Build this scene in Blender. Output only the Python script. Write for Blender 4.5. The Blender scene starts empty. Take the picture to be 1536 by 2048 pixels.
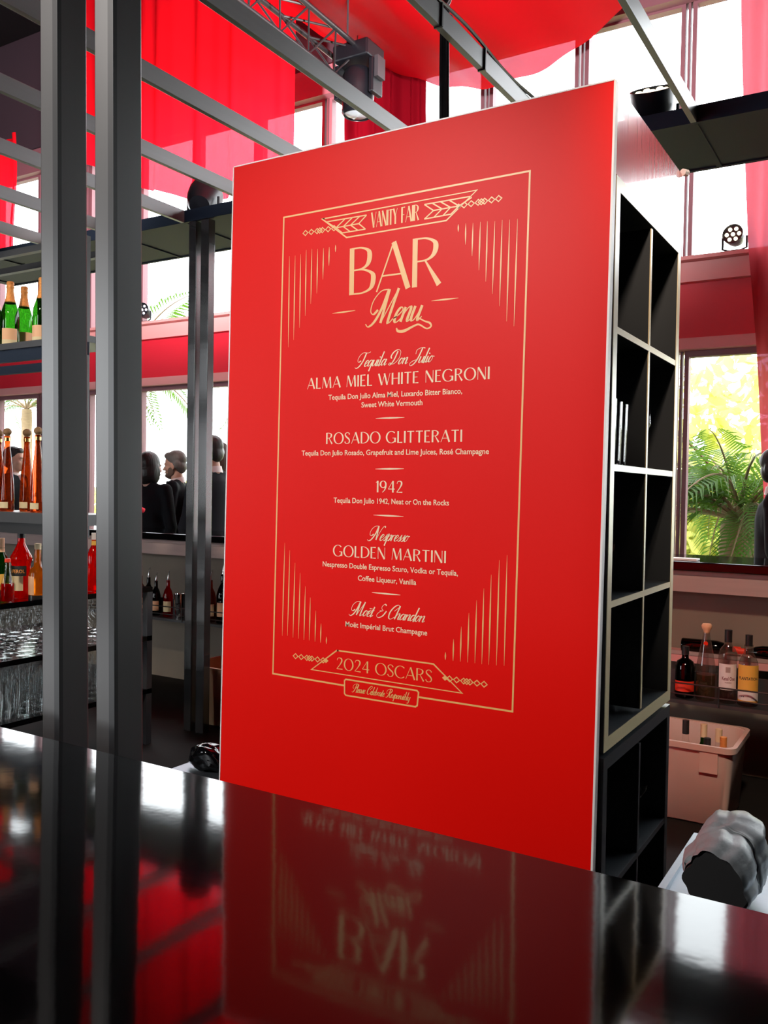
import bpy, math, random
import numpy as np
from mathutils import Matrix, Vector
random.seed(7)
SC = bpy.context.scene
COL = SC.collection
# ------------------------------------------------------------------ camera
F = 1754.0                      # focal length in pixels of a 1536 x 2048 frame
EYE = np.array([0.0, 0.0, 1.5])
def basis(y, p, r):
    f = np.array([math.sin(y)*math.cos(p), math.cos(y)*math.cos(p), math.sin(p)])
    rt = np.array([math.cos(y), -math.sin(y), 0.0]); up = np.cross(rt, f)
    return math.cos(r)*rt+math.sin(r)*up, -math.sin(r)*rt+math.cos(r)*up, f
RT, UP, FW = basis(*[math.radians(a) for a in (-31.19, -1.34, 0.96)])
cam = bpy.data.objects.new('camera', bpy.data.cameras.new('camera'))
COL.objects.link(cam)
cam.data.sensor_fit = 'HORIZONTAL'; cam.data.sensor_width = 36.0
cam.data.lens = 36.0*F/1536.0
cam.data.clip_start = 0.02; cam.data.clip_end = 200
cam.matrix_world = Matrix(((RT[0], UP[0], -FW[0], EYE[0]), (RT[1], UP[1], -FW[1], EYE[1]),
                           (RT[2], UP[2], -FW[2], EYE[2]), (0, 0, 0, 1)))
SC.camera = cam
def ray(x, y):
    return RT*((x-768)/F) - UP*((y-1024)/F) + FW
def onX(x, y, v): d = ray(x, y); return EYE + d*((v-EYE[0])/d[0])
def onY(x, y, v): d = ray(x, y); return EYE + d*((v-EYE[1])/d[1])
def onZ(x, y, v): d = ray(x, y); return EYE + d*((v-EYE[2])/d[2])
def proj(p):
    q = np.array(p, float)-EYE; z = q@FW
    return 768+F*(q@RT)/z, 1024-F*(q@UP)/z
# ------------------------------------------------------------------ light and exposure
vs = SC.view_settings
vs.view_transform = 'Standard'; vs.look = 'None'; vs.gamma = 1.0; vs.use_curve_mapping = False
vs.exposure = 0.0
SC.display_settings.display_device = 'sRGB'
SC.cycles.use_denoising = True
SC.cycles.max_bounces = 10; SC.cycles.transparent_max_bounces = 32
SC.cycles.caustics_reflective = False; SC.cycles.caustics_refractive = False
SC.cycles.sample_clamp_indirect = 6.0
world = bpy.data.worlds.new('sky'); SC.world = world; world.use_nodes = True
wn = world.node_tree; wn.nodes['Background'].inputs[0].default_value = (0.93, 0.97, 1.0, 1)
wn.nodes['Background'].inputs[1].default_value = 9.0
def lamp(name, kind, loc, to, energy, color=(1, 1, 1), **kw):
    l = bpy.data.lights.new(name, kind); l.energy = energy; l.color = color
    for k, v in kw.items(): setattr(l, k, v)
    o = bpy.data.objects.new(name, l); COL.objects.link(o); o.location = loc
    o.rotation_euler = (Vector(to)-Vector(loc)).to_track_quat('-Z', 'Y').to_euler()
    return o
lamp('sun', 'SUN', (5, -4, 9), (0, 0, 0), 4.5, (1.0, 0.93, 0.8), angle=0.01)
# unseen fills added to brighten menu, aisle, guests and back bar; uplights washing the hanging fabric
lamp('menu_fill', 'SPOT', (-3.6, -3.4, 4.6), (-1.4, 2.25, 1.2), 1350, (1.0, 0.93, 0.88), spot_size=.52, spot_blend=.6, shadow_soft_size=.25)  # unseen spot added to brighten the red panel
lamp('aisle_fill', 'SPOT', (-.02, .9, 4.1), (-.6, 4.55, .6), 560, (1.0, 0.76, 0.58), spot_size=.5, spot_blend=.6, shadow_soft_size=.15)  # added warm fill for the tub and the wall under the far counter
lamp('guest_fill', 'SPOT', (-3.9, 2.2, 5.6), (-5.5, 5.9, 1.6), 500, (1.0, .86, .76), spot_size=.5, spot_blend=.6, shadow_soft_size=.2)  # added fill from the near side for the backlit faces
lamp('back_bar_fill', 'SPOT', (-2.0, -1.2, 4.6), (-4.0, 2.8, 1.7), 700, (1.0, .86, .7), spot_size=.36, spot_blend=.6, shadow_soft_size=.12)  # unseen fill added for the champagne foils and back-bar bottles
lamp('fabric_uplight', 'SPOT', (-1.6, 3.2, 3.6), (-3.4, 5.6, 5.4), 1300, (1.0, .85, .85), spot_size=1.9, spot_blend=.7, shadow_soft_size=.1)
lamp('fabric_uplight', 'SPOT', (-4.6, 4.3, 3.6), (-6.6, 6.6, 5.3), 2000, (1.0, .85, .85), spot_size=1.5, spot_blend=.7, shadow_soft_size=.1)
# ------------------------------------------------------------------ mesh helpers
class MB:
    def __init__(s): s.v = []; s.f = []; s.m = []; s.cm = 0
    def add(s, v, f):
        b = len(s.v); s.v += [tuple(map(float, p)) for p in v]
        s.f += [tuple(i+b for i in q) for q in f]; s.m += [s.cm]*len(f); return s
    def box(s, x0, x1, y0, y1, z0, z1):
        x0, x1 = sorted((x0, x1)); y0, y1 = sorted((y0, y1)); z0, z1 = sorted((z0, z1))
        return s.add([(x0,y0,z0),(x1,y0,z0),(x1,y1,z0),(x0,y1,z0),(x0,y0,z1),(x1,y0,z1),(x1,y1,z1),(x0,y1,z1)],
              [(3,2,1,0),(4,5,6,7),(0,1,5,4),(1,2,6,5),(2,3,7,6),(3,0,4,7)])
    def hexa(s, bot, top):           # two quads, counter-clockwise from above
        return s.add(list(bot)+list(top), [(3,2,1,0),(4,5,6,7),(0,1,5,4),(1,2,6,5),(2,3,7,6),(3,0,4,7)])
    def bar(s, a, b, w, h=None, up=(0,0,1)):   # a straight box from a to b
        a = np.array(a, float); b = np.array(b, float); h = h or w
        d = (b-a)/np.linalg.norm(b-a); u = np.array(up, float)
        if abs(d@u) > .98: u = np.array((1., 0, 0))
        r = np.cross(d, u); r /= np.linalg.norm(r); u = np.cross(r, d)
        q = [r*w/2*i+u*h/2*j for i, j in ((-1,-1),(1,-1),(1,1),(-1,1))]
        return s.add([a+k for k in q]+[b+k for k in q], [(3,2,1,0),(4,5,6,7),(0,1,5,4),(1,2,6,5),(2,3,7,6),(3,0,4,7)])
    def tube(s, pts, rad, n=10, cap=True):
        pts = [np.array(p, float) for p in pts]
        rad = rad if hasattr(rad, '__len__') else [rad]*len(pts)
        v = []; f = []; pu = None
        for i, p in enumerate(pts):
            d = pts[min(i+1, len(pts)-1)]-pts[max(i-1, 0)]; d = d/(np.linalg.norm(d)+1e-12)
            if pu is None:
                pu = np.array((1., 0, 0)) if abs(d[0]) < .8 else np.array((0, 1., 0))
            u = pu-d*(pu@d); u /= np.linalg.norm(u); w = np.cross(d, u); pu = u
            for k in range(n):
                a = 2*math.pi*k/n; v.append(p+rad[i]*(u*math.cos(a)+w*math.sin(a)))
        for i in range(len(pts)-1):
            for k in range(n):
                k2 = (k+1) % n
                f.append((i*n+k, i*n+k2, (i+1)*n+k2, (i+1)*n+k))
        if cap:
            f.append(tuple(range(n-1, -1, -1))); f.append(tuple((len(pts)-1)*n+k for k in range(n)))
        return s.add(v, f)
    def lathe(s, prof, n=24, c=(0, 0, 0), axis='Z'):      # prof: (radius, height)
        v = []; f = []; m = len(prof)
        for r, h in prof:
            for k in range(n):
                a = 2*math.pi*k/n; p = (r*math.cos(a), r*math.sin(a), h)
                if axis == 'X': p = (p[2], p[0], p[1])
                if axis == 'Y': p = (p[1], p[2], p[0])
                v.append((p[0]+c[0], p[1]+c[1], p[2]+c[2]))
        for i in range(m-1):
            for k in range(n):
                k2 = (k+1) % n; f.append((i*n+k, i*n+k2, (i+1)*n+k2, (i+1)*n+k))
        if prof[0][0] > 1e-5: f.append(tuple(range(n-1, -1, -1)))
        if prof[-1][0] > 1e-5: f.append(tuple((m-1)*n+k for k in range(n)))
        return s.add(v, f)
    def ell(s, c, r, n=16, m=10, rot=None):
        v = []; f = []
        for i in range(m+1):
            t = math.pi*i/m
            for k in range(n):
                a = 2*math.pi*k/n
                p = Vector((r[0]*math.sin(t)*math.cos(a), r[1]*math.sin(t)*math.sin(a), -r[2]*math.cos(t)))
                if rot is not None: p = rot @ p
                v.append((p.x+c[0], p.y+c[1], p.z+c[2]))
        for i in range(m):
            for k in range(n):
                k2 = (k+1) % n; f.append((i*n+k, i*n+k2, (i+1)*n+k2, (i+1)*n+k))
        return s.add(v, f)
    def cap(s, a, b, ra, rb, n=12):          # tapered limb with round ends
        a = np.array(a, float); b = np.array(b, float); d = (b-a)/np.linalg.norm(b-a)
        P = []; R = []
        for t in (-1, -.8, -.5, 0): P.append(a+d*ra*t); R.append(ra*math.sqrt(max(1e-4, 1-t*t)))
        for t in (0, .5, .8, 1): P.append(b+d*rb*t); R.append(rb*math.sqrt(max(1e-4, 1-t*t)))
        return s.tube(P, R, n)
    def mesh(s, name, mats, smooth=40, weld=False, bevel=0):
        me = bpy.data.meshes.new(name); me.from_pydata(s.v, [], s.f)
        for m in (mats if isinstance(mats, (list, tuple)) else [mats]): me.materials.append(m)
        if any(s.m): me.polygons.foreach_set('material_index', s.m)
        if bevel or weld:
            import bmesh
            bm = bmesh.new(); bm.from_mesh(me)
            bmesh.ops.remove_doubles(bm, verts=bm.verts, dist=1e-5)
            if bevel:
                es = [e for e in bm.edges if len(e.link_faces) == 2 and e.calc_face_angle(0) > .6]
                bmesh.ops.bevel(bm, geom=es, offset=bevel, segments=2, profile=.5, affect='EDGES', clamp_overlap=True)
            bm.to_mesh(me); bm.free()
        if smooth:
            me.shade_smooth(); me.set_sharp_from_angle(angle=math.radians(smooth))
        me.update(); return me
    def build(s, name, mats, parent=None, smooth=40, bevel=0, weld=False):
        if parent is not None:
            L = np.array(world_loc(parent)); s.v = [(p[0]-L[0], p[1]-L[1], p[2]-L[2]) for p in s.v]
        return put(name, s.mesh(name, mats, smooth, weld, bevel), parent)
def world_loc(o):
    x = Vector((0, 0, 0))
    while o is not None: x += o.location; o = o.parent
    return x
def put(name, me, parent=None):
    o = bpy.data.objects.new(name, me); COL.objects.link(o); o.parent = parent; return o
def tag(o, label=None, cat=None, group=None, kind=None):
    if label: o['label'] = label
    if cat: o['category'] = cat
    if group: o['group'] = group
    if kind: o['kind'] = kind
    return o
def thing(name, label, cat, loc=(0, 0, 0), group=None):
    o = bpy.data.objects.new(name, None); COL.objects.link(o); o.location = [float(a) for a in loc]
    o.empty_display_size = .05
    return tag(o, label, cat, group)
def copy_tree(o, parent=None, loc=None, rz=None):
    c = o.copy(); COL.objects.link(c)
    if parent is not None: c.parent = parent
    if loc is not None: c.location = [float(a) for a in loc]
    if rz is not None: c.rotation_euler = (0, 0, rz)
    for ch in list(o.children): copy_tree(ch, c)
    return c
# ------------------------------------------------------------------ materials
def mat(name, color, rough=.5, metal=0.0, spec=.5, coat=0.0, noise=0, bump=0, scale=(1, 1, 1), emit=None, es=0):
    m = bpy.data.materials.new(name); m.use_nodes = True; nt = m.node_tree; b = nt.nodes['Principled BSDF']
    b.inputs['Base Color'].default_value = (*color, 1); b.inputs['Roughness'].default_value = rough
    b.inputs['Metallic'].default_value = metal; b.inputs['Specular IOR Level'].default_value = spec
    b.inputs['Coat Weight'].default_value = coat; b.inputs['Coat Roughness'].default_value = .04
    if emit: b.inputs['Emission Color'].default_value = (*emit, 1); b.inputs['Emission Strength'].default_value = es
    if noise or bump:
        tc = nt.nodes.new('ShaderNodeTexCoord'); mp = nt.nodes.new('ShaderNodeMapping'); mp.inputs['Scale'].default_value = scale
        no = nt.nodes.new('ShaderNodeTexNoise'); no.inputs['Scale'].default_value = 1; no.inputs['Detail'].default_value = 4
        nt.links.new(tc.outputs['Object'], mp.inputs[0]); nt.links.new(mp.outputs[0], no.inputs['Vector'])
        if noise:
            mx = nt.nodes.new('ShaderNodeMix'); mx.data_type = 'RGBA'
            mx.inputs[6].default_value = tuple(c*(1-noise) for c in color)+(1,)
            mx.inputs[7].default_value = tuple(min(1, c*(1+noise)) for c in color)+(1,)
            nt.links.new(no.outputs[0], mx.inputs[0]); nt.links.new(mx.outputs[2], b.inputs['Base Color'])
        if bump:
            bp = nt.nodes.new('ShaderNodeBump'); bp.inputs['Strength'].default_value = bump; bp.inputs['Distance'].default_value = .01
            nt.links.new(no.outputs[0], bp.inputs['Height']); nt.links.new(bp.outputs[0], b.inputs['Normal'])
    return m
def cloth(name, color, trans, trl=.5, sheer=.03, rough=.6):   # thin fabric that lets daylight through
    m = bpy.data.materials.new(name); m.use_nodes = True; nt = m.node_tree; nt.nodes.clear()
    out = nt.nodes.new('ShaderNodeOutputMaterial')
    d = nt.nodes.new('ShaderNodeBsdfPrincipled'); d.inputs['Base Color'].default_value = (*color, 1); d.inputs['Roughness'].default_value = rough
    d.inputs['Specular IOR Level'].default_value = .08
    t = nt.nodes.new('ShaderNodeBsdfTranslucent'); t.inputs[0].default_value = (*trans, 1)
    p = nt.nodes.new('ShaderNodeBsdfTransparent'); p.inputs[0].default_value = (1, .55, .75, 1)
    a = nt.nodes.new('ShaderNodeMixShader'); a.inputs[0].default_value = trl
    c = nt.nodes.new('ShaderNodeMixShader'); c.inputs[0].default_value = sheer
    nt.links.new(d.outputs[0], a.inputs[1]); nt.links.new(t.outputs[0], a.inputs[2])
    nt.links.new(a.outputs[0], c.inputs[1]); nt.links.new(p.outputs[0], c.inputs[2]); nt.links.new(c.outputs[0], out.inputs[0])
    return m
def glass(name, tint, ior=1.5, rough=.02, body=0.0, bodycol=(0, 0, 0)):   # clear or tinted glass
    m = bpy.data.materials.new(name); m.use_nodes = True; nt = m.node_tree; nt.nodes.clear()
    out = nt.nodes.new('ShaderNodeOutputMaterial')
    t = nt.nodes.new('ShaderNodeBsdfTransparent'); t.inputs[0].default_value = (*tint, 1)
    g = nt.nodes.new('ShaderNodeBsdfGlossy'); g.inputs['Roughness'].default_value = rough
    lw = nt.nodes.new('ShaderNodeLayerWeight'); lw.inputs[0].default_value = .5
    pw = nt.nodes.new('ShaderNodeMath'); pw.operation = 'POWER'; pw.inputs[1].default_value = 4.0
    fr = nt.nodes.new('ShaderNodeMath'); fr.operation = 'MULTIPLY_ADD'; fr.inputs[1].default_value = .75
    f0 = ((ior-1)/(ior+1))**2; fr.inputs[2].default_value = f0
    nt.links.new(lw.outputs['Facing'], pw.inputs[0]); nt.links.new(pw.outputs[0], fr.inputs[0])
    a = nt.nodes.new('ShaderNodeMixShader'); src = t
    if body:
        d = nt.nodes.new('ShaderNodeBsdfTranslucent'); d.inputs[0].default_value = (*bodycol, 1)
        e = nt.nodes.new('ShaderNodeMixShader'); e.inputs[0].default_value = body
        nt.links.new(t.outputs[0], e.inputs[1]); nt.links.new(d.outputs[0], e.inputs[2]); src = e
    nt.links.new(fr.outputs[0], a.inputs[0]); nt.links.new(src.outputs[0], a.inputs[1]); nt.links.new(g.outputs[0], a.inputs[2])
    nt.links.new(a.outputs[0], out.inputs[0]); return m
M = dict(
    panel_red=mat('panel_red', (.80, .004, .0015), .42, spec=.12),
    header_red=mat('header_red', (.75, .04, .07), .24, spec=.9, coat=.8, bump=.12, scale=(60, 60, 4)),
    white_edge=mat('white_edge', (.85, .8, .78), .4),
    gold=mat('gold_print', (.86, .46, .15), .4), cream=mat('cream_print', (.92, .68, .44), .45),
    lacquer=mat('black_lacquer', (.002, .002, .0025), .06, spec=.36, bump=.02, scale=(9, 9, 9)),
    black_metal=mat('black_metal', (.045, .045, .05), .34, spec=.55, noise=.15, scale=(30, 30, 1.5)),
    post_metal=mat('post_metal', (.05, .047, .048), .3, spec=.8, noise=.12, scale=(60, 60, 1)),
    beam_metal=mat('beam_metal', (.17, .165, .175), .3, spec=.6, noise=.1, scale=(40, 2, 40)),
    soffit=mat('soffit_board', (.022, .034, .06), .5, spec=.12),
    shelf_black=mat('black_melamine', (.03, .034, .038), .35, spec=.5, bump=.02, scale=(80, 80, 3)),
    shelf_edge_glare=mat('edge_band_window_glare', (.72, .6, .36), .3, spec=.8),  # window glare put into the band's cream base colour
    satin_black=mat('satin_black', (.02, .02, .022), .3),
    floor=mat('dark_floor', (.012, .010, .009), .8, spec=.2, noise=.3, scale=(6, 6, 6)),
    ceiling=mat('dark_ceiling', (.006, .005, .006), .95, spec=.1, noise=.2, scale=(3, 3, 3)),
    header=mat('dark_purple_header', (.04, .022, .032), .7), wallp=mat('plum_wall', (.012, .005, .006), .9, spec=.1, noise=.2, scale=(2, 2, 2)),
    frame_pink=mat('plum_window_frame', (.22, .10, .12), .5), band_trim=mat('pink_trim', (.75, .34, .33), .5),
    band_red=mat('red_fascia', (.66, .014, .035), .5),
    pane=glass('window_glass', (.98, .99, .99), 1.02, .0),
    red_cloth=cloth('red_cloth', (.8, .004, .012), (.95, .006, .02), .55, .035),
    dark_cloth=cloth('dark_red_satin', (.17, .002, .008), (.16, .002, .006), .35, .0, .35),
    glare_pink_cloth=cloth('glare_tinted_curtain', (.5, .05, .07), (.6, .08, .1), .5, .02),  # pink of the window glare put into the curtain's colour
    clear=glass('clear_glass', (.985, .99, .99), 1.5, .02), bottle_clear=glass('clear_bottle_glass', (.86, .88, .86), 1.6, .03, .22, (.75, .72, .65)),
    far_post=mat('polished_post', (.03, .03, .032), .2, spec=1.0, coat=.5),
    amber=glass('amber_glass', (.62, .2, .06), 1.5, .03, .25, (.5, .12, .03)),
    red_liq=glass('red_liquor', (.8, .03, .02), 1.5, .03, .5, (.75, .012, .01)),
    gold_liq=glass('golden_liquor', (.8, .38, .06), 1.5, .03, .35, (.7, .28, .03)),
    green_gl=glass('green_glass', (.1, .3, .05), 1.5, .03, .3, (.03, .12, .012)),
    dark_gl=glass('dark_bottle_glass', (.08, .07, .05), 1.5, .04, .4, (.01, .008, .006)),
    foil=mat('orange_gold_foil', (.9, .36, .09), .35, .25, bump=.5, scale=(150, 150, 150)),
    label_or=mat('peach_label', (.9, .52, .3), .6), label_wh=mat('white_label', (.82, .76, .74), .6),
    label_ye=mat('yellow_label', (.9, .5, .08), .6), label_cr=mat('cream_label', (.8, .66, .4), .6),
    ink_red=mat('dark_red_ink', (.2, .01, .015), .6), ink=mat('black_ink', (.02, .02, .02), .6),
    red_label=mat('bright_red_label', (.9, .05, .02), .5),
    tub=mat('tub_plastic_pink_lit', (.66, .5, .44), .45, noise=.06, scale=(8, 8, 8)), tub_tan=mat('tan_tub_plastic', (.55, .36, .2), .5),  # first tub is white, its pinkish lighting put into the base colour
    steel=mat('brushed_steel', (.3, .34, .38), .42, 1.0, bump=.05, scale=(4, 160, 4)),
    chrome=mat('chrome', (.8, .8, .8), .12, 1.0),
    wood=mat('pink_grey_board', (.42, .3, .28), .55, noise=.12, scale=(3, 40, 40)), inner=mat('taupe_board', (.2, .16, .12), .6, noise=.1, scale=(4, 4, 4)),
    grey_cloth=mat('grey_satin_cloth', (.27, .3, .32), .4, spec=.6, bump=.35, scale=(30, 12, 30)), black_cloth=mat('black_cloth', (.008, .008, .009), .7),
    skin=mat('skin', (.56, .3, .22), .5), hair_dark=mat('dark_hair', (.015, .012, .012), .45, bump=.5, scale=(60, 60, 12)),
    hair_grey=mat('grey_hair', (.12, .105, .1), .5, bump=.5, scale=(60, 60, 20)), hair_brown=mat('brown_hair', (.05, .022, .012), .5, bump=.5, scale=(60, 60, 15)),
    beard=mat('stubble', (.13, .075, .055), .7), suit=mat('black_suit', (.009, .010, .013), .8, spec=.12, bump=.1, scale=(40, 40, 40)),
    suit_grey=mat('charcoal_suit', (.018, .02, .026), .8, spec=.15, bump=.1, scale=(40, 40, 40)), shirt=mat('white_shirt', (.8, .68, .68), .6),
    shoe=mat('black_leather', (.01, .01, .01), .25), eye_w=mat('eye_white', (.75, .72, .7), .3), lip=mat('lip', (.42, .14, .12), .5),
    fixture=mat('fixture_black', (.005, .006, .009), .4), lens=mat('lamp_lens', (.9, .85, .7), .1, emit=(1, .9, .65), es=2.0),
    lens_dim=mat('clear_lens', (.5, .6, .65), .05, spec=1.0),
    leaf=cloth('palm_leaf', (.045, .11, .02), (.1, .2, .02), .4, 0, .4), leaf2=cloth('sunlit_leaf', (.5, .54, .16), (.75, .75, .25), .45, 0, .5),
    bark=mat('palm_bark', (.2, .14, .08), .9, bump=.8, noise=.3, scale=(8, 8, 25)), lawn=mat('lawn', (.3, .3, .2), .9, noise=.4, scale=(9, 9, 9)),
    rose=mat('red_petals', (.7, .01, .04), .6), cork=mat('cork_stopper', (.3, .17, .08), .6, bump=.4, scale=(80, 80, 80)),
    brass=mat('brass', (.8, .5, .2), .25, 1.0),
)
# ================================================================== the hall
def struct(o): return tag(o, kind='structure')
struct(MB().box(-13, 5, -7, 7.62, -.12, 0).build('floor', M['floor'], smooth=0))
struct(MB().box(-13.2, 5.2, -7.2, 8.6, 7.4, 7.55).build('ceiling', M['ceiling'], smooth=0))
struct(MB().box(-13.2, -13, -7, 7.7, -.12, 7.4).build('wall_left', M['wallp'], smooth=0))
struct(MB().box(5, 5.2, -7, 7.7, -.12, 7.4).build('wall_right', M['wallp'], smooth=0))
WF = MB()     # wall behind the guests, its unseen openings sized and placed to tune the daylight
WF.box(-13, 5, -7.2, -7, -.12, 1.0).box(-13, 5, -7.2, -7, 4.6, 7.4)
for x0, x1 in ((-9, -4.6), (-3.2, 5)): WF.box(x0, x1, -7.2, -7, 1.0, 4.6)
struct(WF.build('wall_front', M['wallp'], smooth=0))
WB = MB().box(-13, 5, 7.5, 7.66, 5.58, 7.4).box(-13, 5, 7.5, 7.66, -.12, .3)
struct(WB.build('wall_back', M['header'], smooth=0))
struct(MB().box(-13, 5, 7.40, 7.5, 5.55, 5.84).build('trim_1', M['frame_pink'], smooth=0))
struct(MB().box(-13, 5, 7.44, 7.66, 2.79, 3.24).build('trim_2', M['band_red'], smooth=0))
struct(MB().box(-13, 5, 7.38, 7.7, 3.24, 3.40).box(-13, 5, 7.30, 7.7, 3.40, 3.43).build('trim_3', M['band_trim'], smooth=0))
struct(MB().box(-13, 5, 7.40, 7.7, 2.70, 2.79).build('trim_4', M['band_trim'], smooth=0))
xs = [-1.69+.905*k for k in range(-12, 8)]
wn_ = 0
for (z0, z1, dep) in ((.3, 2.70, 0), (3.43, 5.58, 0)):
    for k in range(len(xs)-1):
        x0, x1 = xs[k]+.028, xs[k+1]-.028
        wn_ += 1
        fr = MB().box(x0, x0+.035, 7.5, 7.58, z0, z1).box(x1-.035, x1, 7.5, 7.58, z0, z1)
        fr.box(x0+.035, x1-.035, 7.5, 7.58, z0, z0+.04).box(x0+.035, x1-.035, 7.5, 7.58, z1-.05, z1)
        w = struct(fr.build('window_%d' % wn_, M['frame_pink'], smooth=0))
        MB().box(x0+.03, x1-.03, 7.535, 7.543, z0+.03, z1-.04).build('glass_pane', M['pane'], w, smooth=0)
for k, x in enumerate(xs):
    struct(MB().box(x-.010, x+.010, 7.51, 7.57, .3, 2.70).box(x-.010, x+.010, 7.51, 7.57, 3.43, 5.58).build('trim_%d' % (5+k), M['frame_pink'], smooth=0))
# ------------------------------------------------------------------ the garden outside
struct(MB().box(-40, 25, 7.7, 60, -.15, -.02).build('ground', M['lawn'], smooth=0))
def frond_mesh(L, droop, n=34, w=.42, seed=0):
    r = random.Random(seed); b = MB(); P = []
    for i in range(n+1):
        t = i/n; P.append(np.array((L*(t-.12*t*t), 0, L*(.55*t-droop*t*t))))
    b.tube(P, [.022*(1-.85*i/n) for i in range(n+1)], 5)
    b.cm = 1
    for i in range(4, n+1):
        t = i/n; d = P[min(i+1, n)]-P[i-1]; d /= np.linalg.norm(d)
        ll = w*L*.55*math.sin(math.pi*min(1, .18+.8*t))**.7*(1+.15*r.uniform(-1, 1))
        for s in (-1, 1):
            side = np.array((0, s, 0)); upv = np.cross(d, side)*s
            a = P[i]; tip = a+d*ll*.62+side*ll*.7+np.array((0, 0, -.25*ll*(.6+r.random())))
            mid = a+d*ll*.32+side*ll*.42+np.array((0, 0, .04*ll)); wv = np.cross(d, np.array((0, 0, 1.)))*0+d*.02
            b.add([a-d*.006, mid-wv, tip, mid+wv], [(0, 1, 2, 3)])
    return b.mesh('frond', [M['bark'], M['leaf']], smooth=60)
FR = [frond_mesh(1.9, .75, seed=1), frond_mesh(2.2, .55, seed=2), frond_mesh(1.7, .95, seed=3)]
def palm(x, y, h, r, label, nf, sc, leafmat=None, tilt=0):
    t = thing('palm_tree', label, 'palm tree', (x, y, -.05))
    b = MB(); n = 14
    b.tube([(x+tilt*(i/n)**2, y, -.05+h*i/n) for i in range(n+1)], [r*(1.25-.35*i/n)*(1+.08*(i % 2)) for i in range(n+1)], 12)
    b.build('trunk', M['bark'], t)
    rr = random.Random(int(x*100)+int(y*10))
    for k in range(nf):
        o = put('frond', FR[k % 3], t); o.location = (tilt, 0, h)
        o.rotation_euler = (rr.uniform(-.3, .3), rr.uniform(-.75, .25), k*2.4+rr.uniform(-.3, .3))
        s = sc*rr.uniform(.8, 1.15); o.scale = (s, s, s)
    return t
palm(-1.55, 9.7, 1.3, .2, 'bushy palm with arching dark green fronds outside the right-hand window', 46, .92)
palm(-12.4, 11.2, 3.5, .14, 'drooping yellow-green palm seen through the upper window above the guests', 18, 1.1)
palm(-9.2, 12.6, 3.1, .13, 'slender palm outside the window behind the two men talking', 16, .9)
palm(-7.3, 10.9, 3.9, .12, 'tall palm whose crown shows beside the dark red curtain', 16, .8)
palm(-17.5, 13.0, 3.3, .12, 'palm outside the window behind the champagne bottles', 14, .9)
def leafmass(name, label, cat, boxes, n, size, m, seed):
    r = random.Random(seed); b = MB()
    for _ in range(n):
        x0, x1, y0, y1, z1 = r.choice(boxes)
        p = np.array((r.uniform(x0, x1), r.uniform(y0, y1), r.random()**.8*z1*r.uniform(.75, 1.05)))
        a = np.array([r.gauss(0, 1) for _ in range(3)]); a /= np.linalg.norm(a)
        c = np.cross(a, [r.gauss(0, 1) for _ in range(3)]); c /= np.linalg.norm(c); s = size*r.uniform(.6, 1.4)
        b.add([p, p+a*s*.5+c*s*.22, p+a*s, p+a*s*.5-c*s*.22], [(0, 1, 2, 3)])
    return tag(b.build(name, m, smooth=0), label, cat, kind='stuff')
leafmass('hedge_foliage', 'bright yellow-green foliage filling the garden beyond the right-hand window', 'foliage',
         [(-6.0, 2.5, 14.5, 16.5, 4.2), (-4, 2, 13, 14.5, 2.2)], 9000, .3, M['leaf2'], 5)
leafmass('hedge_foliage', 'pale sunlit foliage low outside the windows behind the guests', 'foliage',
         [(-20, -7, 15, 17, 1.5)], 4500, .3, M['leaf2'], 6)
# broad leaves low at the foot of the bushy palm
bl = MB(); rb = random.Random(4)
for k in range(12):
    a = k*.55; L = rb.uniform(.5, .8); x, y = -1.5+rb.uniform(-.35, .35), 9.6+rb.uniform(-.3, .3)
    pts = []
    for i in range(7):
        t = i/6; w = .09*math.sin(math.pi*(t*.9+.08)); c = np.array((x+L*t*math.cos(a)*.7, y+L*t*math.sin(a)*.5, .45+L*(1.3*t-1.0*t*t)))
        s = np.array((-math.sin(a), math.cos(a), .3))*w; pts += [c-s, c+s]
    bl.add(pts, [(2*i, 2*i+1, 2*i+3, 2*i+2) for i in range(6)])
    bl.tube([(x, y, -.05), (x, y, .46)], .012, 5)
tag(bl.build('broadleaf_plant', M['leaf']), 'broad-leaved green plant at the foot of the bushy palm outside', 'plant')
# ------------------------------------------------------------------ hanging fabrics
def drape(name, label, m, fn, nu, nv, cat='curtain', group=None):
    b = MB(); v = [fn(i/nu, j/nv) for j in range(nv+1) for i in range(nu+1)]
    f = [(j*(nu+1)+i, j*(nu+1)+i+1, (j+1)*(nu+1)+i+1, (j+1)*(nu+1)+i) for j in range(nv) for i in range(nu)]
    b.add(v, f); return tag(b.build(name, m, smooth=180), label, cat, group)
def fold(x, k=1.0): return .05*math.sin(x*7.3*k)+.035*math.sin(x*17.1*k+1)+.02*math.sin(x*31*k+2)
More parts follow.
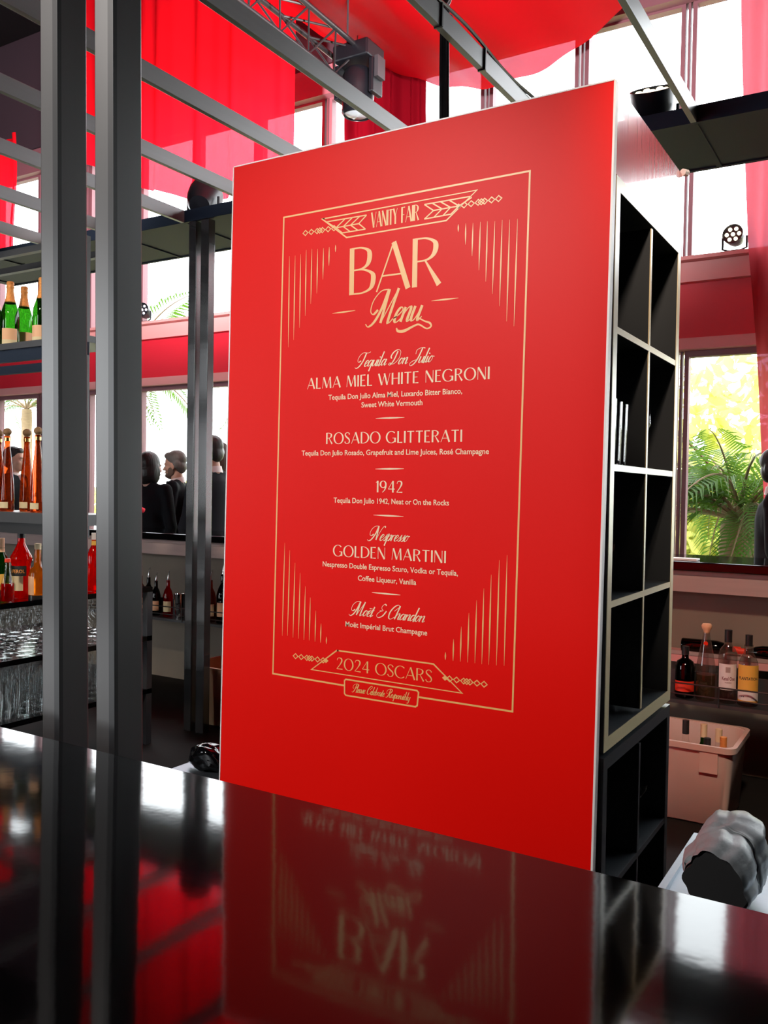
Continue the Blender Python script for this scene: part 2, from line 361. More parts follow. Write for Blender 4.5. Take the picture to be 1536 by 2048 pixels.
# big ceiling swag: contour on its far edge (Y 7)
SWX = [-6.6, -5.68, -4.70, -3.83, -3.33, -2.70, -2.10, -1.5]
SWZ = [7.2, 6.42, 5.635, 5.16, 4.985, 5.03, 5.32, 6.0]
def swz(x): return float(np.interp(x, SWX, SWZ))
def sw_s(x): return sum(swz(x+d) for d in (-.5, -.35, -.2, -.08, 0, .08, .2, .35, .5))/9*.55+swz(x)*.45
def swag(u, v):
    x = -5.9+(4.4)*u; y = 7.0-3.6*v
    return (x, y, min(7.3, sw_s(x)+.04*math.sin(3*math.pi*v+x*3)*v+.012*math.sin(x*14+3*v)))
drape('ceiling_swag', 'large glossy red fabric swag sagging from the ceiling above the menu tower', M['red_cloth'], swag, 90, 30, 'fabric swag')
def bannerL(u, v):
    x = -8.35+(-5.13+8.35)*u
    zb = float(np.interp(x, [-8.4, -7.84, -7.14, -6.2, -5.1], [5.2, 5.03, 4.67, 4.37, 4.3]))
    return (x, 6.6+fold(x, .8)+.06*math.sin(x*2.2), 7.39+(zb-7.39)*v)
drape('red_banner', 'tall red fabric banner in soft vertical folds hanging left of the menu tower', M['red_cloth'], bannerL, 120, 12, 'fabric banner')
def bannerLL(u, v):
    x = -9.9+(.81)*u
    return (x+.03*math.sin(5*v), 6.6+fold(x, .9), 5.62+(4.25-5.62)*v)
drape('red_banner', 'narrow red fabric strip hanging at the photo\'s left edge above the champagne', M['red_cloth'], bannerLL, 40, 12, 'fabric banner')
def dark(u, v):
    x = -4.85+.9*u
    return (x+.02*math.sin(9*v), 7.22+fold(x, 2.0)*.7, 7.39+(3.46-7.39)*v)
drape('dark_curtain', 'dark crimson satin curtain behind the top edge of the menu tower', M['dark_cloth'], dark, 90, 10)
def rosec(u, v):
    z = 7.39-7.28*v
    xl = float(np.interp(z, [.1, 1.4, 2.2, 3.4, 5.1, 6.1], [-.93, -.955, -1.03, -1.13, -1.22, -1.24]))
    x = xl+(-.5-xl)*u
    return (x, 7.12+.06*math.sin(x*22)+.03*math.sin(x*41+1), z)
drape('glare_tinted_curtain', 'full-length curtain coloured rose red for window glare at the right edge beside the garden window', M['glare_pink_cloth'], rosec, 70, 20)
# ================================================================== the island bar
# near counter: black lacquer top, guests' side
t = thing('bar_counter', 'glossy black lacquered bar counter in the foreground mirroring the menu tower', 'bar counter', (-.5, .4, 0))
MB().box(-2.6, 1.2, .08, .812, 1.095, 1.145).build('countertop', M['lacquer'], t, bevel=.006, smooth=0)
MB().box(-2.6, 1.2, .16, .74, 0, 1.095).build('counter_body', M['satin_black'], t, smooth=0)
# far counter across the back of the bar
t = thing('back_counter', 'long dark counter with pinkish timber fascia across the back of the bar', 'bar counter', (-4, 5.2, 0))
MB().box(-12, 2.2, 4.88, 5.5, 1.10, 1.15).build('countertop', M['lacquer'], t, bevel=.006, smooth=0)
MB().box(-12, 2.2, 4.90, 4.925, .985, 1.072).box(-12, 2.2, 4.93, 5.45, 1.05, 1.1).build('fascia', M['wood'], t, smooth=0)
MB().box(-12, 2.2, 5.05, 5.45, 0, 1.05).build('counter_body', M['inner'], t, smooth=0)
# overhead canopy frame on paired posts
cf = thing('canopy_frame', 'dark metal canopy frame of paired posts and parallel overhead beams above the bar', 'bar canopy', (-2, 2.4, 0))
def post(x0, x1, y0, y1, z0, z1, m, lean=0.0):
    a = lambda z: -lean*(z-1.3)
    return MB().hexa([(x0+a(z0), y0, z0), (x1+a(z0), y0, z0), (x1+a(z0), y1, z0), (x0+a(z0), y1, z0)],
                     [(x0+a(z1), y0, z1), (x1+a(z1), y0, z1), (x1+a(z1), y1, z1), (x0+a(z1), y1, z1)]).build('post', m, cf, bevel=.002, smooth=0)
post(-1.119, -1.078, .86, .912, 0, 3.13, M['post_metal'], .017)
post(-1.001, -.961, .86, .912, 0, 3.13, M['post_metal'], .017)
# recessed joint strips between the two halves of each near post
for x in (-1.078, -.961):
    p = MB().hexa([(x-.008+.022, .855, 0), (x+.003+.022, .855, 0), (x+.003+.022, .862, 0), (x-.008+.022, .862, 0)],
              [(x-.008-.029, .855, 3.12), (x+.003-.029, .855, 3.12), (x+.003-.029, .862, 3.12), (x-.008-.029, .862, 3.12)])
    p.build('corner_strip', M['satin_black'], cf)
post(-3.843, -3.786, 3.99, 4.045, 0, 3.128, M['far_post'])
post(-3.745, -3.681, 3.99, 4.045, 0, 3.128, M['far_post'])
post(1.6, 1.65, 3.99, 4.045, 0, 3.128, M['far_post']); post(1.7, 1.75, 3.99, 4.045, 0, 3.128, M['far_post'])
post(1.3, 1.34, .86, .912, 0, 3.12, M['post_metal']); post(1.42, 1.46, .86, .912, 0, 3.12, M['post_metal'])
for k in range(-4, 10):
    x = -.858-.605*k
    MB().box(x-.025, x, .80, 3.99, 3.13, 3.204).build('beam', M['beam_metal'], cf, bevel=.0015, smooth=0)
    MB().box(x-.025, x, 4.015, 4.575, 3.13, 3.15).build('soffit_batten', M['soffit'], cf, smooth=0)
MB().box(-6.4, 1.8, .80, .83, 3.204, 3.28).build('cross_beam', M['beam_metal'], cf, smooth=0)
MB().box(-6.4, 1.8, 4.015, 4.575, 3.136, 3.16).build('soffit_panel', M['soffit'], cf, smooth=0)
MB().box(-6.4, 1.8, 3.99, 4.015, 3.13, 3.204).build('edge_rail', M['soffit'], cf, bevel=.0015, smooth=0)
MB().box(-6.4, 1.8, 4.575, 4.6, 3.13, 3.204).build('edge_rail', M['soffit'], cf, bevel=.0015, smooth=0)
for y in (2.74, 3.10):
    MB().box(-1.488, -1.455, y, y+.008, 3.126, 3.209).build('clamp_band', M['satin_black'], cf, smooth=0)
# ------------------------------------------------------------------ menu tower
XS = -.689
tw = thing('menu_tower', 'tall red menu tower with gold bar menu lettering standing behind the counter', 'menu tower', (-1.33, 2.45, 0))
c = [onY(468, 335, 2.25), onY(1230, 160, 2.25), onY(1183, 1740, 2.25), onY(440, 1555, 2.25)]
dz = (c[2]-c[1])/(c[2][2]-c[1][2]); dl = (c[3]-c[0])/(c[3][2]-c[0][2])
br = c[1]+dz*(0.02-c[1][2]); bl_ = c[0]+dl*(0.02-c[0][2])
def back(p, d=.02): return (p[0], 2.25+d, p[2])
fb = MB()
quad = [bl_, br, c[1], c[0]]
fb.add([tuple(p) for p in quad]+[back(p) for p in quad], [(0,1,2,3),(7,6,5,4),(0,4,5,1),(1,5,6,2),(2,6,7,3),(3,7,4,0)])
front = fb.build('front_panel', M['panel_red'], tw, smooth=0)
eb = MB()
eb.hexa([(br[0]-.002, 2.249, br[2]), (br[0]+.0035, 2.249, br[2]), (br[0]+.0035, 2.272, br[2]), (br[0]-.002, 2.272, br[2])],
        [(c[1][0]-.002, 2.249, c[1][2]), (c[1][0]+.0035, 2.249, c[1][2]), (c[1][0]+.0035, 2.272, c[1][2]), (c[1][0]-.002, 2.272, c[1][2])])
eb.hexa([(bl_[0]-.0035, 2.249, bl_[2]), (bl_[0]+.001, 2.249, bl_[2]), (bl_[0]+.001, 2.272, bl_[2]), (bl_[0]-.0035, 2.272, bl_[2])],
        [(c[0][0]-.0035, 2.249, c[0][2]), (c[0][0]+.001, 2.249, c[0][2]), (c[0][0]+.001, 2.272, c[0][2]), (c[0][0]-.0035, 2.272, c[0][2])])
eb.bar((c[0][0], 2.26, c[0][2]+.0015), (c[1][0], 2.26, c[1][2]+.0015), .022, .004)
eb.build('edge_strip', M['white_edge'], tw, smooth=0)
MB().box(XS-.022, XS, 2.272, 3.03, 2.338, 2.566).box(XS-.06, XS-.022, 2.3, 3.03, 2.338, 2.56).build('header_panel', M['header_red'], tw, smooth=0)
MB().box(-1.95, XS-.4, 2.272, 3.02, 0.02, 2.55).box(XS-.41, XS-.03, 2.28, 2.3, 2.34, 2.55).build('tower_core', M['satin_black'], tw, smooth=0)
MB().box(-1.95, XS-.06, 3.02, 3.035, 0.02, 2.555).build('back_panel', M['panel_red'], tw, smooth=0)
MB().tube([(XS+.004, 3.0, 2.57), (XS+.012, 3.02, 2.572)], .012, 8).build('corner_cap', M['white_edge'], tw)
# ------------------------------------------------------------------ cube shelving on the tower's side
def cube_shelf(label, z0, z1, levels, edge):
    y0, y1, x1, x0 = 2.285, 3.02, XS, XS-.39
    t = thing('cube_shelf', label, 'shelf unit', (XS-.2, 2.65, z0))
    def panel(nm, bx, m=M['shelf_black']): return MB().box(*bx).build(nm, m, t, smooth=0)
    T = .036
    panel('side_panel', (x0, x1-.002, y0, y0+T, z0, z1)); panel('side_panel', (x0, x1-.002, y1-T, y1, z0, z1))
    panel('top_panel', (x0, x1-.002, y0+T, y1-T, z1-T, z1)); panel('bottom_panel', (x0, x1-.002, y0+T, y1-T, z0, z0+T))
    panel('back_panel', (x0, x0+.006, y0+T, y1-T, z0+T, z1-T))
    for z in levels: panel('shelf_board', (x0+.006, x1-.004, y0+T, y1-T, z-.009, z+.009))
    ym = (y0+y1)/2
    zz = [z0+T]+sorted(levels)+[z1-T]
    for a, b in zip(zz[:-1], zz[1:]):
        panel('divider', (x0+.006, x1-.004, ym-.008, ym+.008, a+.009, b-.009))
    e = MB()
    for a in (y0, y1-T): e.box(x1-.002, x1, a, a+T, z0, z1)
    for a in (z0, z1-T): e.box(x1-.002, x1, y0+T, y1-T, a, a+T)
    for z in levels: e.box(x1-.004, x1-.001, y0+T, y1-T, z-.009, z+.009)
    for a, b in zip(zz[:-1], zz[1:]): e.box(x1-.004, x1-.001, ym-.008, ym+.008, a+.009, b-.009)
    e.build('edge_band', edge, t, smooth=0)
    return t
cube_shelf('upper black cube shelf with pale edges on the menu tower\'s side, eight compartments', .815, 2.338, [1.207, 1.574, 1.94], M['shelf_edge_glare'])
cube_shelf('lower black cube shelf beneath the pale-edged one on the menu tower\'s side', .06, .80, [.415], M['black_metal'])
# ------------------------------------------------------------------ lettering on the front panel
class Pen:
    """flat ribbons and letters lying on the panel, half a millimetre thick"""
    def __init__(s): s.b = MB(); s.k = 0
    def ribbon(s, pts, w):
        s.k += 1; y = 2.2494-.00002*(s.k % 9)
        P = [np.array((p[0], p[-1]), float) for p in pts]
        Q = [P[0]]
        for p in P[1:]:
            if np.linalg.norm(p-Q[-1]) > 1e-6: Q.append(p)
        ws = w if hasattr(w, '__len__') else [w]*len(Q)
        if len(ws) != len(Q): ws = np.interp(np.linspace(0, 1, len(Q)), np.linspace(0, 1, len(ws)), ws)
        n = len(Q)
        if n < 2: return
        v = []
        for i in range(n):
            d0 = Q[i]-Q[i-1] if i else Q[1]-Q[0]; d1 = Q[i+1]-Q[i] if i < n-1 else d0
            d0 = d0/np.linalg.norm(d0); d1 = d1/np.linalg.norm(d1)
            t = d0+d1; L = np.linalg.norm(t); t = d1 if L < .3 else t/L
            nn = np.array((-t[1], t[0])); k = 1/max(.5, abs(nn@np.array((-d1[1], d1[0]))))
            a = Q[i]+nn*ws[i]/2*k; c = Q[i]-nn*ws[i]/2*k
            v += [(a[0], y, a[1]), (c[0], y, c[1])]
        s.b.add(v, [(2*i, 2*i+1, 2*i+3, 2*i+2) for i in range(n-1)])
    def px(s, pts, w, close=False):       # polyline given where the photograph shows it on the panel plane
        P = [onY(x, y, 2.25) for x, y in pts]
        if close: P = P+[P[0], P[0]+(P[1]-P[0])*.02]
        s.ribbon([(p[0], p[2]) for p in P], w)
    def needle(s, a, b, w):
        A = onY(*a, 2.25); B = onY(*b, 2.25); s.ribbon([(A+(B-A)*t)[[0, 2]] for t in (0, .25, .5, .75, 1)], [w*.15, w*.7, w, w*.7, w*.15])
    def diamond(s, c, r, w, fill=False):
        C = onY(*c, 2.25)[[0, 2]]
        q = [C+np.array(p) for p in ((-r, 0), (0, r*.85), (r, 0), (0, -r*.85))]
        if fill: s.ribbon([C-np.array((r, 0)), C, C+np.array((r, 0))], [r*.1, r*1.7, r*.1])
        else: s.ribbon(q+[q[0], q[0]+(q[1]-q[0])*.05], w)
def cat(pts, n=7):
    P = [np.array(p, float) for p in pts]; P = [2*P[0]-P[1]]+P+[2*P[-1]-P[-2]]; out = []
    for i in range(1, len(P)-2):
        for k in range(n):
            t = k/n; a, b, c_, d = P[i-1:i+3]
            out.append(.5*(2*b+(c_-a)*t+(2*a-5*b+4*c_-d)*t*t+(3*b-a-3*c_+d)*t**3))
    return out+[P[-2]]
def ell2(cx, cz, rx, rz, a0=0, a1=360, n=36):
    return [(cx+rx*math.cos(math.radians(a0+(a1-a0)*i/n)), cz+rz*math.sin(math.radians(a0+(a1-a0)*i/n))) for i in range(n+1)]
# thick-and-thin display capitals: 'L' straight stroke with end widths, 'C' curve whose width follows its direction
TK, TN = .135, .038
def S(a, b, w=TK, w2=None): return ('L', [a, b], (w, w2 if w2 is not None else w))
def CV(p): return ('C', p)
DECO = {
 'A': (.74, [S((.0, 0), (.37, 1), TN), S((.37, 1), (.70, 0)), S((.13, .32), (.58, .32), TN)]),
 'B': (.60, [S((.06, 0), (.06, 1)), CV(cat([(.06, .985), (.28, .98), (.44, .9), (.47, .76), (.42, .61), (.28, .53), (.06, .52)])), CV(cat([(.06, .52), (.33, .51), (.53, .41), (.56, .26), (.5, .1), (.32, .02), (.06, .015)]))]),
 'C': (.78, [CV(ell2(.44, .5, .42, .5, 45, 315))]),
 'D': (.76, [S((.06, 0), (.06, 1)), CV(cat([(.06, .985), (.3, .97), (.56, .84), (.69, .62), (.69, .38), (.56, .15), (.3, .03), (.06, .015)]))]),
 'E': (.50, [S((.06, 0), (.06, 1)), S((.06, .97), (.45, .97), TN, .08), S((.06, .52), (.38, .52), TN), S((.06, .03), (.46, .03), TN, .08)]),
 'F': (.46, [S((.06, 0), (.06, 1)), S((.06, .97), (.43, .97), TN, .08), S((.06, .5), (.36, .5), TN)]),
 'G': (.86, [CV(ell2(.44, .5, .42, .5, 45, 330)), S((.78, .42), (.78, .06)), S((.56, .42), (.84, .42), TN)]),
 'H': (.70, [S((.06, 0), (.06, 1)), S((.62, 0), (.62, 1)), S((.06, .52), (.62, .52), TN)]),
 'I': (.14, [S((.06, 0), (.06, 1))]),
 'L': (.46, [S((.06, 0), (.06, 1)), S((.06, .03), (.43, .03), TN, .08)]),
 'M': (.90, [S((.03, 0), (.13, 1), TN), S((.15, 1), (.45, .04)), S((.45, .04), (.74, 1), TN), S((.76, 1), (.82, 0))]),
 'N': (.70, [S((.04, 0), (.04, 1), TN), S((.06, 1), (.62, 0)), S((.64, 0), (.64, 1), TN)]),
 'O': (.90, [CV(ell2(.44, .5, .42, .5, 0, 360, 44))]),
 'R': (.64, [S((.06, 0), (.06, 1)), CV(cat([(.06, .985), (.3, .97), (.47, .88), (.5, .75), (.44, .61), (.3, .53), (.06, .52)])), S((.28, .52), (.58, 0), TN, TK)]),
 'S': (.52, [('W', cat([(.45, .82), (.37, .95), (.22, .985), (.08, .9), (.06, .74), (.2, .57), (.36, .44), (.45, .28), (.41, .1), (.26, .015), (.1, .04), (.01, .18)]), [.1, .05, .04, .08, .1, .12, .12, .1, .08, .04, .05, .1])]),
 'T': (.62, [S((.3, 0), (.3, 1)), S((.0, .96), (.6, .96), .06)]),
 'V': (.68, [S((.02, 1), (.34, 0)), S((.34, 0), (.66, 1), TN)]),
 'W': (1.06, [S((.02, 1), (.3, 0)), S((.3, 0), (.55, .95), TN), S((.53, 1), (.78, 0)), S((.78, 0), (1.03, 1), TN)]),
 'Y': (.60, [S((.02, 1), (.29, .48)), S((.29, .48), (.56, 1), TN), S((.29, .5), (.29, 0))]),
 '0': (.80, [CV(ell2(.38, .5, .36, .5, 0, 360, 44))]),
 '1': (.26, [S((.16, 0), (.16, 1)), S((.0, .84), (.16, .99), TN)]),
 '2': (.58, [('W', cat([(.04, .76), (.1, .93), (.27, .985), (.43, .9), (.44, .7), (.28, .38), (.02, .03)]), [.04, .05, .06, .12, .13, .07, .04]), S((.02, .03), (.52, .03), TN, .09)]),
 '4': (.62, [S((.4, 1), (.0, .3), TN), S((.0, .3), (.58, .3), .06), S((.42, 1), (.42, 0))]),
 '9': (.62, [CV(ell2(.27, .7, .25, .29, 0, 360, 36)), ('W', cat([(.52, .7), (.5, .45), (.4, .2), (.2, 0)]), [.13, .12, .07, .035])]),
 ' ': (.30, []),
}
# slanted script: skeleton strokes, thick going down and thin going up
bowl = [(.25, .36), (.15, .42), (.05, .31), (.03, .1), (.1, .0), (.19, .1), (.25, .34)]
arch = [(.04, .18), (.14, .38), (.22, .42), (.25, .33), (.25, .06), (.3, .0), (.38, .1)]
swash = [(.16, .42), (.04, .3), (-.1, .42), (-.12, .72), (.04, .97), (.3, 1.0)]
SCR = {
 'e': (.25, [[(.0, .12), (.12, .2), (.22, .33), (.18, .42), (.1, .4), (.04, .25), (.06, .05), (.15, .0), (.28, .12)]]),
 'n': (.34, [[(.04, .42), (.04, 0)], arch]), 'u': (.34, [[(.03, .42), (.03, .1), (.09, 0), (.17, .06), (.25, .3)], [(.26, .42), (.26, .06), (.31, 0), (.38, .1)]]),
 'q': (.32, [bowl, [(.27, .42), (.27, -.35)]]), 'i': (.15, [[(.03, .42), (.03, .06), (.08, 0), (.17, .12)], [(.05, .62), (.05, .55)]]),
 'l': (.15, [[(.03, .95), (.03, .06), (.08, 0), (.17, .12)]]), 'a': (.34, [bowl, [(.27, .42), (.27, .06), (.32, 0), (.4, .1)]]),
 'o': (.27, [[(.14, .42), (.05, .31), (.03, .1), (.11, 0), (.2, .1), (.22, .3), (.14, .42)], [(.2, .38), (.31, .36)]]),
 's': (.22, [[(-.02, .05), (.1, .28), (.16, .44), (.16, .28), (.19, .1), (.11, 0), (.02, .05)]]),
 'p': (.32, [[(.05, .5), (.05, -.35)], [(.05, .2), (.15, .38), (.24, .4), (.26, .2), (.2, .03), (.1, .02)]]),
 'r': (.22, [[(.04, .42), (.04, 0)], [(.04, .22), (.12, .4), (.21, .4)]]), 'h': (.34, [[(.04, .95), (.04, 0)], arch]),
 'd': (.34, [bowl, [(.27, .95), (.27, .06), (.32, 0), (.4, .1)]]), 't': (.18, [[(.06, .72), (.05, .06), (.1, 0), (.19, .12)], [(-.04, .46), (.16, .46)]]),
 'b': (.30, [[(.04, .95), (.04, .1), (.12, 0), (.21, .1), (.22, .32), (.14, .42), (.05, .28)]]),
 'y': (.34, [[(.03, .42), (.03, .1), (.09, 0), (.17, .06), (.25, .3)], [(.26, .42), (.26, -.2), (.17, -.34), (.05, -.26)]]),
 'M': (.84, [swash, [(.3, 1.0), (.28, .45), (.18, .08), (.02, -.06), (-.12, .03)], [(.32, 1), (.42, .02)], [(.42, .02), (.64, 1)], [(.64, 1), (.66, .12), (.72, 0), (.82, .12)]]),
 'N': (.72, [swash, [(.3, 1.0), (.28, .45), (.16, .05), (.0, -.06), (-.13, .02)], [(.3, 1), (.5, .02)], [(.5, .02), (.55, .6), (.64, .95), (.74, 1.0), (.78, .9)]]),
 'T': (.52, [[(.16, .42), (.02, .32), (-.1, .5), (-.06, .8), (.1, .96), (.3, .95), (.46, .93), (.62, 1.0)], [(.34, .95), (.32, .4), (.2, .04), (.02, -.1), (-.1, -.02)]]),
 'D': (.66, [[(.3, .9), (.27, .3), (.14, .0), (.0, .02), (.06, .13), (.2, .03), (.42, .1), (.58, .42), (.52, .84), (.28, 1.0), (.04, .86), (-.04, .58), (.06, .42)]]),
 'J': (.56, [[(.46, 1), (.43, .35), (.3, -.05), (.1, -.16), (.02, .0), (.18, .16), (.4, .22)], [(.16, .6), (.12, .84), (.28, .98), (.5, 1.0), (.64, .96)]]),
 'C': (.50, [[(.3, .55), (.38, .68), (.5, .86), (.4, 1.0), (.2, .88), (.05, .5), (.1, .1), (.28, -.02), (.5, .16)]]),
 'P': (.56, [[(.3, .95), (.28, .3), (.14, -.02), (-.04, .0)], [(.1, .42), (-.06, .5), (-.06, .82), (.2, 1.0), (.48, .96), (.54, .72), (.4, .52), (.28, .5)]]),
 'R': (.62, [[(.3, .95), (.28, .3), (.14, -.02), (-.04, .0)], [(.1, .42), (-.06, .5), (-.06, .82), (.2, 1.0), (.48, .96), (.54, .74), (.42, .54), (.28, .5)], [(.34, .5), (.46, .1), (.54, 0), (.64, .12)]]),
 '&': (.56, [[(.56, .5), (.44, .14), (.2, .0), (.03, .16), (.12, .4), (.32, .52), (.2, .62), (.14, .8), (.26, .98), (.4, .88)], [(.1, .5), (.3, .5)]]),
 ' ': (.22, []),
}
SCR['\u00eb'] = (.25, SCR['e'][1]+[[(.06, .6), (.06, .54)], [(.17, .6), (.17, .54)]])
def put_text(pen, text, font, a, b, cap, weight=1.0, slant=0.0, thick=.085, thin=.03, track=None):
    """text set between the points a and b of its baseline, cap = cap height in metres"""
    A = onY(*a, 2.25); B = onY(*b, 2.25); tk = track if track is not None else (.13 if font is DECO else 0)
    wid = sum(font[ch][0]+tk for ch in text)-tk
    last = font[text[-1]][0]; sx = (B[0]-A[0])/(wid+(.0 if slant == 0 else slant*.3)); x = 0.0; z0 = (A[2]+B[2])/2
    for ch in text:
        adv, strokes = font[ch]
        for st in strokes:
            if font is DECO:
                pts = [np.array(p, float) for p in st[1]]
                if st[0] == 'L': ws = list(st[2])
                elif st[0] == 'W': ws = st[2]
                else:
                    ws = []
                    for i in range(len(pts)):
                        d = pts[min(i+1, len(pts)-1)]-pts[max(i-1, 0)]; d = d/np.linalg.norm(d); ws.append(TN+(TK-TN)*abs(d[1])**2)
                pen.ribbon([(A[0]+(x+p[0])*sx, z0+p[1]*cap) for p in pts], [w*cap*weight for w in ws])
            else:
                pts = [np.array((p[0]+slant*p[1], p[1])) for p in cat(st, 6)]
                Q = [np.array((A[0]+(x+p[0])*sx, z0+p[1]*cap)) for p in pts]
                ws = []
                for i in range(len(pts)):
                    d = pts[min(i+1, len(pts)-1)]-pts[max(i-1, 0)]; d = d/(np.linalg.norm(d)+1e-9)
                    ws.append((thin+(thick-thin)*max(0, -d[1])**.8)*cap*weight)
                pen.ribbon(Q, ws)
        x += adv+tk
def put_plain(pen, text, a, b, cap, bold=.012):
    """small sans-serif line as flat letters"""
    A = onY(*a, 2.25); B = onY(*b, 2.25); z0 = (A[2]+B[2])/2
    cu = bpy.data.curves.new('line', 'FONT'); cu.body = text; cu.size = 1.0; cu.offset = bold; cu.resolution_u = 3
    o = bpy.data.objects.new('line', cu); COL.objects.link(o)
    dg = bpy.context.evaluated_depsgraph_get(); dg.update()
    me = o.evaluated_get(dg).to_mesh(); vv = [v.co.copy() for v in me.vertices]; ff = [tuple(p.vertices) for p in me.polygons]
    o.evaluated_get(dg).to_mesh_clear(); bpy.data.objects.remove(o); bpy.data.curves.remove(cu)
    x0 = min(v.x for v in vv); x1 = max(v.x for v in vv); sx = (B[0]-A[0])/(x1-x0); sz = cap/.727
    pen.b.add([(A[0]+(v.x-x0)*sx, 2.2493, z0+v.y*sz) for v in vv], ff)
def caph(x, y, dy): return onY(x, y-dy, 2.25)[2]-onY(x, y, 2.25)[2]
# gold frame, corner rays, banners
g = Pen(); W = .0052
g.px([(689, 1371), (546, 1347), (568, 435), (1060, 342), (1025, 1423), (837, 1394)], W)
g.px([(689.3, 1361), (692, 1358.5), (834, 1381), (837.3, 1385), (834.6, 1411), (831, 1413.5), (692, 1390.5), (689.3, 1387)], W*.9, True)
def C4(x, y): return (530+x/2.743, 330+y/2.743)
def C6(x, y): return (530+x/2.743, 1020+y/2.743)
g.px([C4(313, 297), C4(1163, 138), C4(995, 305), C4(448, 398)], W*.8, True)
g.px([C6(395, 770), C6(925, 845), C6(1082, 1005), C6(255, 875)], W*.85, True)
for ln in ([(340, 312), (558, 275)], [(390, 345), (515, 322), (558, 275)], [(390, 345), (440, 296)], [(430, 338), (480, 289)], [(470, 330), (520, 282)],
           [(515, 322), (552, 352)], [(470, 330), (510, 359)], [(430, 338), (468, 366)], [(390, 345), (425, 373), (552, 352)], [(313, 297), (390, 345)]):
    g.px([C4(*p) for p in ln], W*.7)
for ln in ([(875, 217), (1125, 173)], [(1065, 225), (925, 250), (875, 217)], [(1065, 225), (1010, 193)], [(1018, 233), (963, 202)], [(972, 241), (918, 210)],
           [(925, 250), (875, 297)], [(972, 241), (925, 289)], [(1018, 233), (975, 280)], [(1065, 225), (1020, 270), (875, 297)], [(1065, 225), (1135, 178)]):
    g.px([C4(*p) for p in ln], W*.7)
def chain(p0, p1, fill_end=None):
    for t in (.06, .24, .42, .50, .58, .76, .94):
        g.diamond((p0[0]+(p1[0]-p0[0])*t, p0[1]+(p1[1]-p0[1])*t), .0095, W*.55)
    if fill_end: g.diamond(fill_end, .009, W, True)
chain(C4(212, 375), C4(390, 345)); chain(C4(1080, 222), C4(1295, 182), C4(1062, 226))
chain(C6(158, 800), C6(330, 826), C6(335, 826)); chain(C6(1000, 924), C6(1215, 958), C6(988, 922))
tl = [(135, 500, 128, 1000), (166, 497, 158, 960), (197, 490, 190, 893), (227, 466, 221, 828), (258, 460, 252, 762), (290, 460, 285, 705), (322, 456, 318, 628), (353, 450, 351, 553), (388, 438, 387, 478)]
tr = [(1061, 325, 1061, 367), (1102, 320, 1100, 437), (1142, 318, 1136, 500), (1182, 312, 1174, 578), (1221, 308, 1212, 640), (1262, 308, 1248, 708), (1302, 302, 1287, 775), (1343, 300, 1326, 858), (1386, 295, 1366, 885)]
for a in tl+tr: g.needle(C4(a[0], a[1]), C4(a[2], a[3]), .0042)
blx = [95, 124, 154, 184, 214, 243, 275, 305, 337]; bly = [690, 690, 700, 705, 712, 715, 722, 728, 735]; blt = [180, 220, 290, 345, 418, 480, 552, 622, 695]
for k in range(9): g.needle(C6(blx[k]+(bly[k]-blt[k])*.028, blt[k]), C6(blx[k], bly[k]), .0042)
brx = [990, 1032, 1072, 1112, 1152, 1190, 1228, 1270, 1312]; bry = [822, 827, 832, 836, 840, 845, 848, 852, 855]; brt = [780, 708, 640, 565, 495, 430, 355, 275, 248]
for k in range(9): g.needle(C6(brx[k]+(bry[k]-brt[k])*.028, brt[k]), C6(brx[k], bry[k]), .0046)
g.needle((665, 627), (711, 621), .005); g.needle((863, 602), (917, 596), .005)
g.b.build('border_ornament', M['gold'], front, smooth=0)
h = Pen()
put_text(h, 'VANITY', DECO, (743, 456), (795, 447.3), .046, .85, track=.06)
put_text(h, 'FAIR', DECO, (803, 446), (838, 440), .046, .85, track=.06)
h.b.build('masthead_lettering', M['gold'], front, smooth=0); h = Pen()
put_text(h, 'BAR', DECO, (698, 591), (884, 568), .142, .88, track=.04)
put_text(h, 'Menu', SCR, (737, 653), (846, 636), .1, 1.05, .42)
h.ribbon([onY(x, y, 2.25)[[0, 2]] for x, y in cat([(838, 636), (849, 642), (860, 646), (862, 653), (853, 657), (838, 649), (826, 653), (808, 662), (796, 662), (793, 656)], 5)], [.004, .004, .006, .005, .004, .005, .006, .009, .008, .004])
h.b.build('heading_lettering', M['gold'], front, smooth=0); h = Pen()
put_text(h, '2024 OSCARS', DECO, C6(393, 872), C6(918, 946), .036, 1.0, track=.09)
h.b.build('footer_lettering', M['gold'], front, smooth=0); h = Pen()
put_text(h, 'Please Celebrate Responsibly', SCR, (704, 1383), (821, 1402), .026, 1.0, .42, .1, .045)
h.b.build('plaque_lettering', M['gold'], front, smooth=0)
